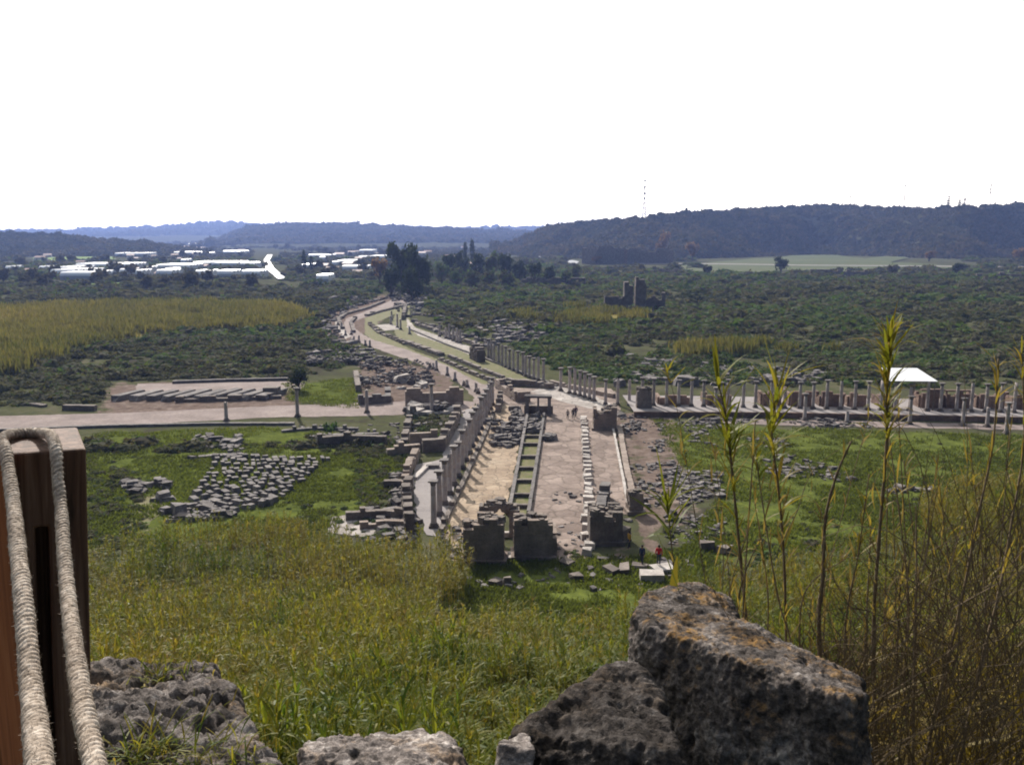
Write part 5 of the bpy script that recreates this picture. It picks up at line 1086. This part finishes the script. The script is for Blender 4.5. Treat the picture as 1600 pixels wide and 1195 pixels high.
def m_rope():
    n = N('hemp_rope'); f = n.noise(160, 5, .7, n.pos()); g2 = n.noise(20, 4, .6, n.pos())
    return n.set(n.ramp(n.math('ADD', n.math('MULTIPLY', f, .6), n.math('MULTIPLY', g2, .4)), [(.32, (.12, .09, .065)), (.5, (.38, .31, .25)), (.65, (.62, .54, .46))]), .9, n.bump(f, .8, .002), .15)
M['rope'] = m_rope()
def smoothpath(P, k):
    out = []; P = [P[0]] + P + [P[-1]]
    for i in range(1, len(P) - 2):
        for j in range(k):
            t = j / k; out.append(.5 * ((2 * P[i]) + (P[i + 1] - P[i - 1]) * t + (2 * P[i - 1] - 5 * P[i] + 4 * P[i + 1] - P[i + 2]) * t * t + (3 * P[i] - P[i - 1] - 3 * P[i + 1] + P[i + 2]) * t ** 3))
    out.append(P[-2]); return out
def rope(pts, rad, label, seed=0):
    C = smoothpath([W(a, b2, d) for a, b2, d in pts], 60); A = np.array(C); L = np.concatenate([[0], np.cumsum(np.linalg.norm(np.diff(A, axis=0), axis=1))])
    n = int(L[-1] / .0013); s = np.linspace(0, L[-1], n); Q = np.stack([np.interp(s, L, A[:, i]) for i in range(3)], 1)
    T = np.gradient(Q, axis=0); T /= np.linalg.norm(T, axis=1)[:, None]; ref = np.array([1.0, .2, 0]); U = ref - T * (T @ ref)[:, None]; U /= np.linalg.norm(U, axis=1)[:, None]; B = np.cross(T, U)
    k = 30; th = np.arange(k) * 2 * math.pi / k; lay = .024; ph = 2 * math.pi * s / lay
    a = th[None] - ph[:, None]; lobe = np.abs(np.cos(1.5 * a)); r = rad * (.74 + .30 * lobe ** .7) * (1 + .06 * vnoise(np.stack([s / .02, s * 0, s * 0], 1), seed))[:, None]
    V = Q[:, None] + (U[:, None] * np.cos(th)[None, :, None] + B[:, None] * np.sin(th)[None, :, None]) * r[..., None]; V = V.reshape(-1, 3)
    V += .0006 * np.stack([vnoise(V / .003, seed + q) for q in range(3)], 1)
    i = np.arange((n - 1) * k); x = i // k; y = i % k; F = np.stack([x * k + y, x * k + (y + 1) % k, (x + 1) * k + (y + 1) % k, (x + 1) * k + y], 1)
    rr = np.random.RandomState(seed); nf = int(L[-1] * 3000); idx = rr.randint(0, len(V), nf); P0 = V[idx]; cen = Q[idx // k]; out = P0 - cen; out /= np.linalg.norm(out, axis=1)[:, None]
    d = out * .6 + rr.normal(0, .6, (nf, 3)); d /= np.linalg.norm(d, axis=1)[:, None]; l = rr.uniform(.001, .0035, nf)[:, None]; sd_ = np.cross(d, rr.normal(size=(nf, 3))); sd_ /= np.linalg.norm(sd_, axis=1)[:, None]; sd_ *= .00022
    e = P0 + d * l; FV = np.stack([P0 - sd_, P0 + sd_, e + sd_ * .4, e - sd_ * .4], 1).reshape(-1, 3); FF = np.arange(nf * 4).reshape(nf, 4) + len(V)
    c = Q.mean(0); o = mesh_np('rope', np.concatenate([V, FV]) - c, np.concatenate([F, FF]), M['rope'], None, True, None, c); return tag(o, label, 'rope')
rope([(-8, 716, 1.235), (-2, 692, 1.26), (12, 680, 1.30), (36, 677, 1.33), (60, 676, 1.33), (78, 680, 1.28), (87, 702, 1.225), (90, 745, 1.20), (95, 790, 1.17), (99, 850, 1.08), (105, 920, .97), (113, 990, .84), (123, 1060, .73), (134, 1130, .65), (148, 1195, .585), (162, 1270, .53)], .0079, 'frayed hemp rope laid over the post top and hanging down its right half')
rope([(4, 692, 1.22), (9, 706, 1.195), (14, 740, 1.15), (21, 790, 1.07), (28, 860, .93), (35, 925, .83), (41, 990, .76), (47, 1060, .69), (55, 1130, .60), (62, 1195, .52), (70, 1270, .46)], .0081, 'tightly twisted hemp rope running down the left side of the post towards the viewer', 5)

# ---------------------------------------------------------------- reed canes close by on the right
M['cane'] = m_stone('dry_cane', [(.06, .045, .03), (.15, .11, .07), (.26, .20, .13)], 14, bump=.3, bd=.004)
RN = np.random.RandomState(77)
def cane(pts, d, rpx, label, leaves=(), sheath=0, name='reed_cane', plume=False, group='tall reed canes close by on the right'):
    C = [W(a, b2, d) for a, b2 in pts]; P = smoothpath([Vector(c) for c in C], 10); base = P[0].copy(); root = empty(name, base, 0, label, 'reed', group)
    rad = rpx * .46 * d / FPX; n = len(P); m = MB(); rr = []
    for i in range(n): t = i / (n - 1); rr.append(rad * (1 - .62 * t) * (1.35 if i % 5 == 0 else 1))
    m.tube([p - base for p in P], rr, 7); m.build('stem', M['cane'], root, True)
    def at(py):
        bp = min(range(len(pts) - 1), key=lambda i: 0 if pts[i][1] >= py >= pts[i + 1][1] else 1 + min(abs(pts[i][1] - py), abs(pts[i + 1][1] - py)))
        (a, b2), (c, e) = pts[bp], pts[bp + 1]; t = 0 if b2 == e else min(1, max(0, (b2 - py) / (b2 - e))); return W(a + (c - a) * t, b2 + (e - b2) * t, d) - base
    V = []; K = []
    for (y0, y1, cnt, Lp, wp, k0, k1) in leaves:
        wp *= .62; cnt = int(cnt * 1.5)
        for q in range(cnt):
            p = at(RN.uniform(y1, y0)); az = RN.uniform(0, 6.28); blade(V, K, p, az, Lp * RN.uniform(.55, 1.3) * d / FPX, wp * RN.uniform(.7, 1.3) * d / FPX, RN.uniform(.7, 1.4), RN.uniform(-.1, 1.5), float(RN.uniform(max(.1, k0 - .18), k1 if k1 > .95 else k1 - .15)), 5, RN)
    if V: V = np.array(V); mesh_np('leaves', V, np.arange(len(V)).reshape(-1, 4), M['reed'], root, False, {'rnd': ('FACE', np.array(K))})
    V = []; K = []
    for q in range(int(sheath * .8)):
        p = at(RN.uniform(pts[-1][1], pts[0][1])); az = RN.uniform(0, 6.28); blade(V, K, p, az, RN.uniform(20, 55) * d / FPX, RN.uniform(.9, 2.2) * d / FPX, RN.choice([1.4, 1.25, -1.2]), RN.uniform(0, .9), float(RN.uniform(.86, 1)), 4, RN)
    if V: V = np.array(V); mesh_np('dry_sheaths', V, np.arange(len(V)).reshape(-1, 4), M['reed'], root, False, {'rnd': ('FACE', np.array(K))})
    return root
cane([(1372, 1300), (1365, 1000), (1373, 850), (1385, 700), (1386, 600), (1392, 520)], 4.0, 7, 'tallest cane, with yellow-green leaf tuft rising left of the white canopy', [(690, 530, 34, 62, 4.5, .45, .95), (600, 515, 16, 60, 4, .5, .8), (560, 505, 14, 45, 2.2, .9, 1)], 80)
cane([(1185, 1200), (1165, 960), (1150, 800), (1140, 700), (1132, 640), (1122, 600)], 4.6, 6, 'leafy green cane, leftmost of the tall ones', [(720, 590, 26, 75, 5.5, .25, .7), (900, 720, 12, 60, 4, .3, .9)], 50)
cane([(1230, 1150), (1226, 900), (1216, 760), (1206, 680), (1215, 600)], 4.8, 5, 'second leafy cane, right of the leftmost tall one', [(720, 600, 24, 75, 5, .3, .75), (860, 720, 10, 60, 4, .4, 1)], 40)
cane([(1300, 1300), (1280, 1000), (1286, 900), (1290, 810), (1308, 740), (1330, 690)], 3.9, 8, 'dark bare cane between the leafy ones and the tallest', [], 60)
cane([(1425, 1250), (1430, 980), (1432, 900), (1431, 790)], 3.8, 5, 'snapped cane stub standing below the white canopy', [], 10)
cane([(1420, 1300), (1465, 1100), (1500, 950), (1530, 800), (1552, 690), (1560, 560)], 3.9, 6, 'slanting brown cane with withered top near the right edge', [(640, 560, 9, 40, 2.5, .85, 1)], 40)
cane([(1475, 1300), (1530, 1050), (1560, 930), (1582, 810), (1600, 690), (1596, 545)], 3.6, 6, 'bare brown cane at the extreme right edge', [(700, 540, 14, 42, 2.5, .7, 1)], 44)
cane([(1330, 1250), (1320, 1000), (1342, 860), (1358, 740)], 4.2, 4, 'thin cane just left of the tallest one', [(900, 740, 8, 50, 3, .6, 1)], 30)
cane([(1225, 1250), (1240, 1040), (1215, 930), (1192, 790), (1180, 700)], 4.4, 4, 'thin leaning cane between the two leafy ones', [(760, 690, 8, 55, 4, .2, .6)], 24)
cane([(1070, 1150), (1062, 960), (1052, 880), (1046, 820), (1042, 790)], 4.4, 3.5, 'short green cane with upright blades above the largest block', [(850, 785, 16, 75, 5, .1, .5)], 8)
cane([(1110, 960), (1085, 800), (1060, 650), (1043, 580)], 5.0, 1.6, 'thin stalk topped by a small yellow sprig, left of the other canes', [(600, 570, 8, 34, 3.2, .6, .75), (760, 620, 6, 40, 3, .5, 1)], 4)
for q, (pts, l) in enumerate([([(1215, 860), (1245, 800), (1275, 730), (1370, 665)], 'long pale twig leaning over the lawn below the colonnade'), ([(1270, 1000), (1290, 880), (1330, 830), (1395, 690)], 'thin twig crossing behind the tallest cane'), ([(1450, 1050), (1455, 900), (1480, 780), (1470, 700)], 'fine twig rising between the snapped stub and the slanting cane'), ([(1120, 1000), (1130, 870), (1110, 740), (1095, 690)], 'fine green stalk left of the leftmost tall cane'), ([(1530, 1000), (1510, 850), (1512, 700), (1505, 560)], 'thin dry stalk behind the slanting cane')]):
    cane(pts, 4.3, 1.6, l, [], 8, 'twig')
RX = random.Random(3); xs_ = sorted(RX.uniform(1120, 1620) for _ in range(26))
for q, x0 in enumerate(xs_):
    x1 = x0 + RX.gauss(15, 40); t_ = RX.uniform(620, 900); xm = (x0 + x1) / 2 + RX.gauss(0, 12)
    cane([(x0, 1280), (xm - 6, 1080), (xm, 930), (x1, t_)], RX.uniform(3.8, 5.5), RX.uniform(1.6, 4.5), ORD[q] + ' dry brown stalk from the left, counted at its foot, in the lower right thicket', [(t_ + 90, t_, 7, 30, 1.8, .85, 1)], 22, 'dry_stalk', group='dry stalks of the thicket at the lower right')
V = []; K = []; c = W(1062, 880, 3.6); blade(V, K, (0, 0, -.12), -.2, .30, .022, 1.9, -.1, .12, 6, RN); 
V = np.array(V) ; o = mesh_np('broad_leaf', V, np.arange(len(V)).reshape(-1, 4), M['reed'], None, True, {'rnd': ('FACE', np.array(K))}, c); tag(o, 'broad blue-green blade standing behind the top of the largest block', 'leaf')
V = []; K = []; c = W(1050, 930, 3.7); blade(V, K, (0, 0, -.03), 1.2, .20, .02, 1.2, .2, .62, 6, RN); V = np.array(V); o = mesh_np('broad_leaf', V, np.arange(len(V)).reshape(-1, 4), M['reed'], None, True, {'rnd': ('FACE', np.array(K))}, c); tag(o, 'yellow-green blade beside the blue-green one behind the largest block', 'leaf')
# tangled dry twigs and brush, too many to count
mb = MB(); rt = random.Random(9)
for q in range(1900):
    a = 1175 + 440 * rt.random() ** .75; top = 1195 - (a - 1150) * rt.uniform(.1, .95) - rt.uniform(0, 120); d = rt.uniform(3.2, 5.5); py = rt.uniform(max(top, 800), 1260)
    p = W(a, py, d); ang = rt.gauss(math.pi / 2, .55); L = rt.uniform(.15, .7); cur = rt.gauss(0, .6); pts = [p]; th = rt.uniform(-1, 1)
    for s in range(5): ang += cur / 5 + rt.gauss(0, .12); p = p + Vector((math.cos(ang), th * .3, math.sin(ang))) * L / 5; pts.append(p)
    r0 = rt.uniform(.0010, .0036); mb.tube(pts, [r0 * (1 - .7 * i / 5) for i in range(6)], 3, False)
    if rt.random() < .6:
        i = rt.randint(1, 4); p = pts[i]; a2 = ang + rt.choice([-1, 1]) * rt.uniform(.4, 1.1); pp = [p]
        for s in range(3): a2 += rt.gauss(0, .2); p = p + Vector((math.cos(a2), rt.uniform(-.4, .4), math.sin(a2))) * L * .14; pp.append(p)
        mb.tube(pp, [r0 * .6, r0 * .45, r0 * .3, r0 * .15], 3, False)
tag(mb.build('dry_twigs', M['cane'], None), kind='stuff')
tn2 = [reed_template(80 + i, 12, 4, 1.9, .25, .013) for i in range(6)]
r = np.random.RandomState(5); n = 420; u = r.uniform(.30, .75, n); D = r.uniform(3.9, 7.5, n); x = u * D
scatter('dry_reeds', tn2, np.stack([x, D, H(x, D) - .1], 1), r.uniform(0, 6.3, n), r.uniform(.5, 1.0, n) * np.interp(u, [.3, .6], [.75, 1.2]), r.randint(0, 6, n), r.uniform(.86, 1, n), M['reed'], mixk=.12, tilt=r.normal(0, .12, (n, 2)))

# ---------------------------------------------------------------- the air
hz = MB(); hz.box((0, 0, 71), (14600, 14600, 158)); n_ = N('hazy_air'); n_.n.remove(n_.b); v = n_.new("VolumePrincipled"); v.inputs["Density"].default_value = HAZE_D; v.inputs["Color"].default_value = (*HAZE_C, 1); v.inputs["Anisotropy"].default_value = .3
n_.L(v.outputs[0], n_.out.inputs["Volume"]); tag(hz.build('haze', n_.m), kind='stuff')
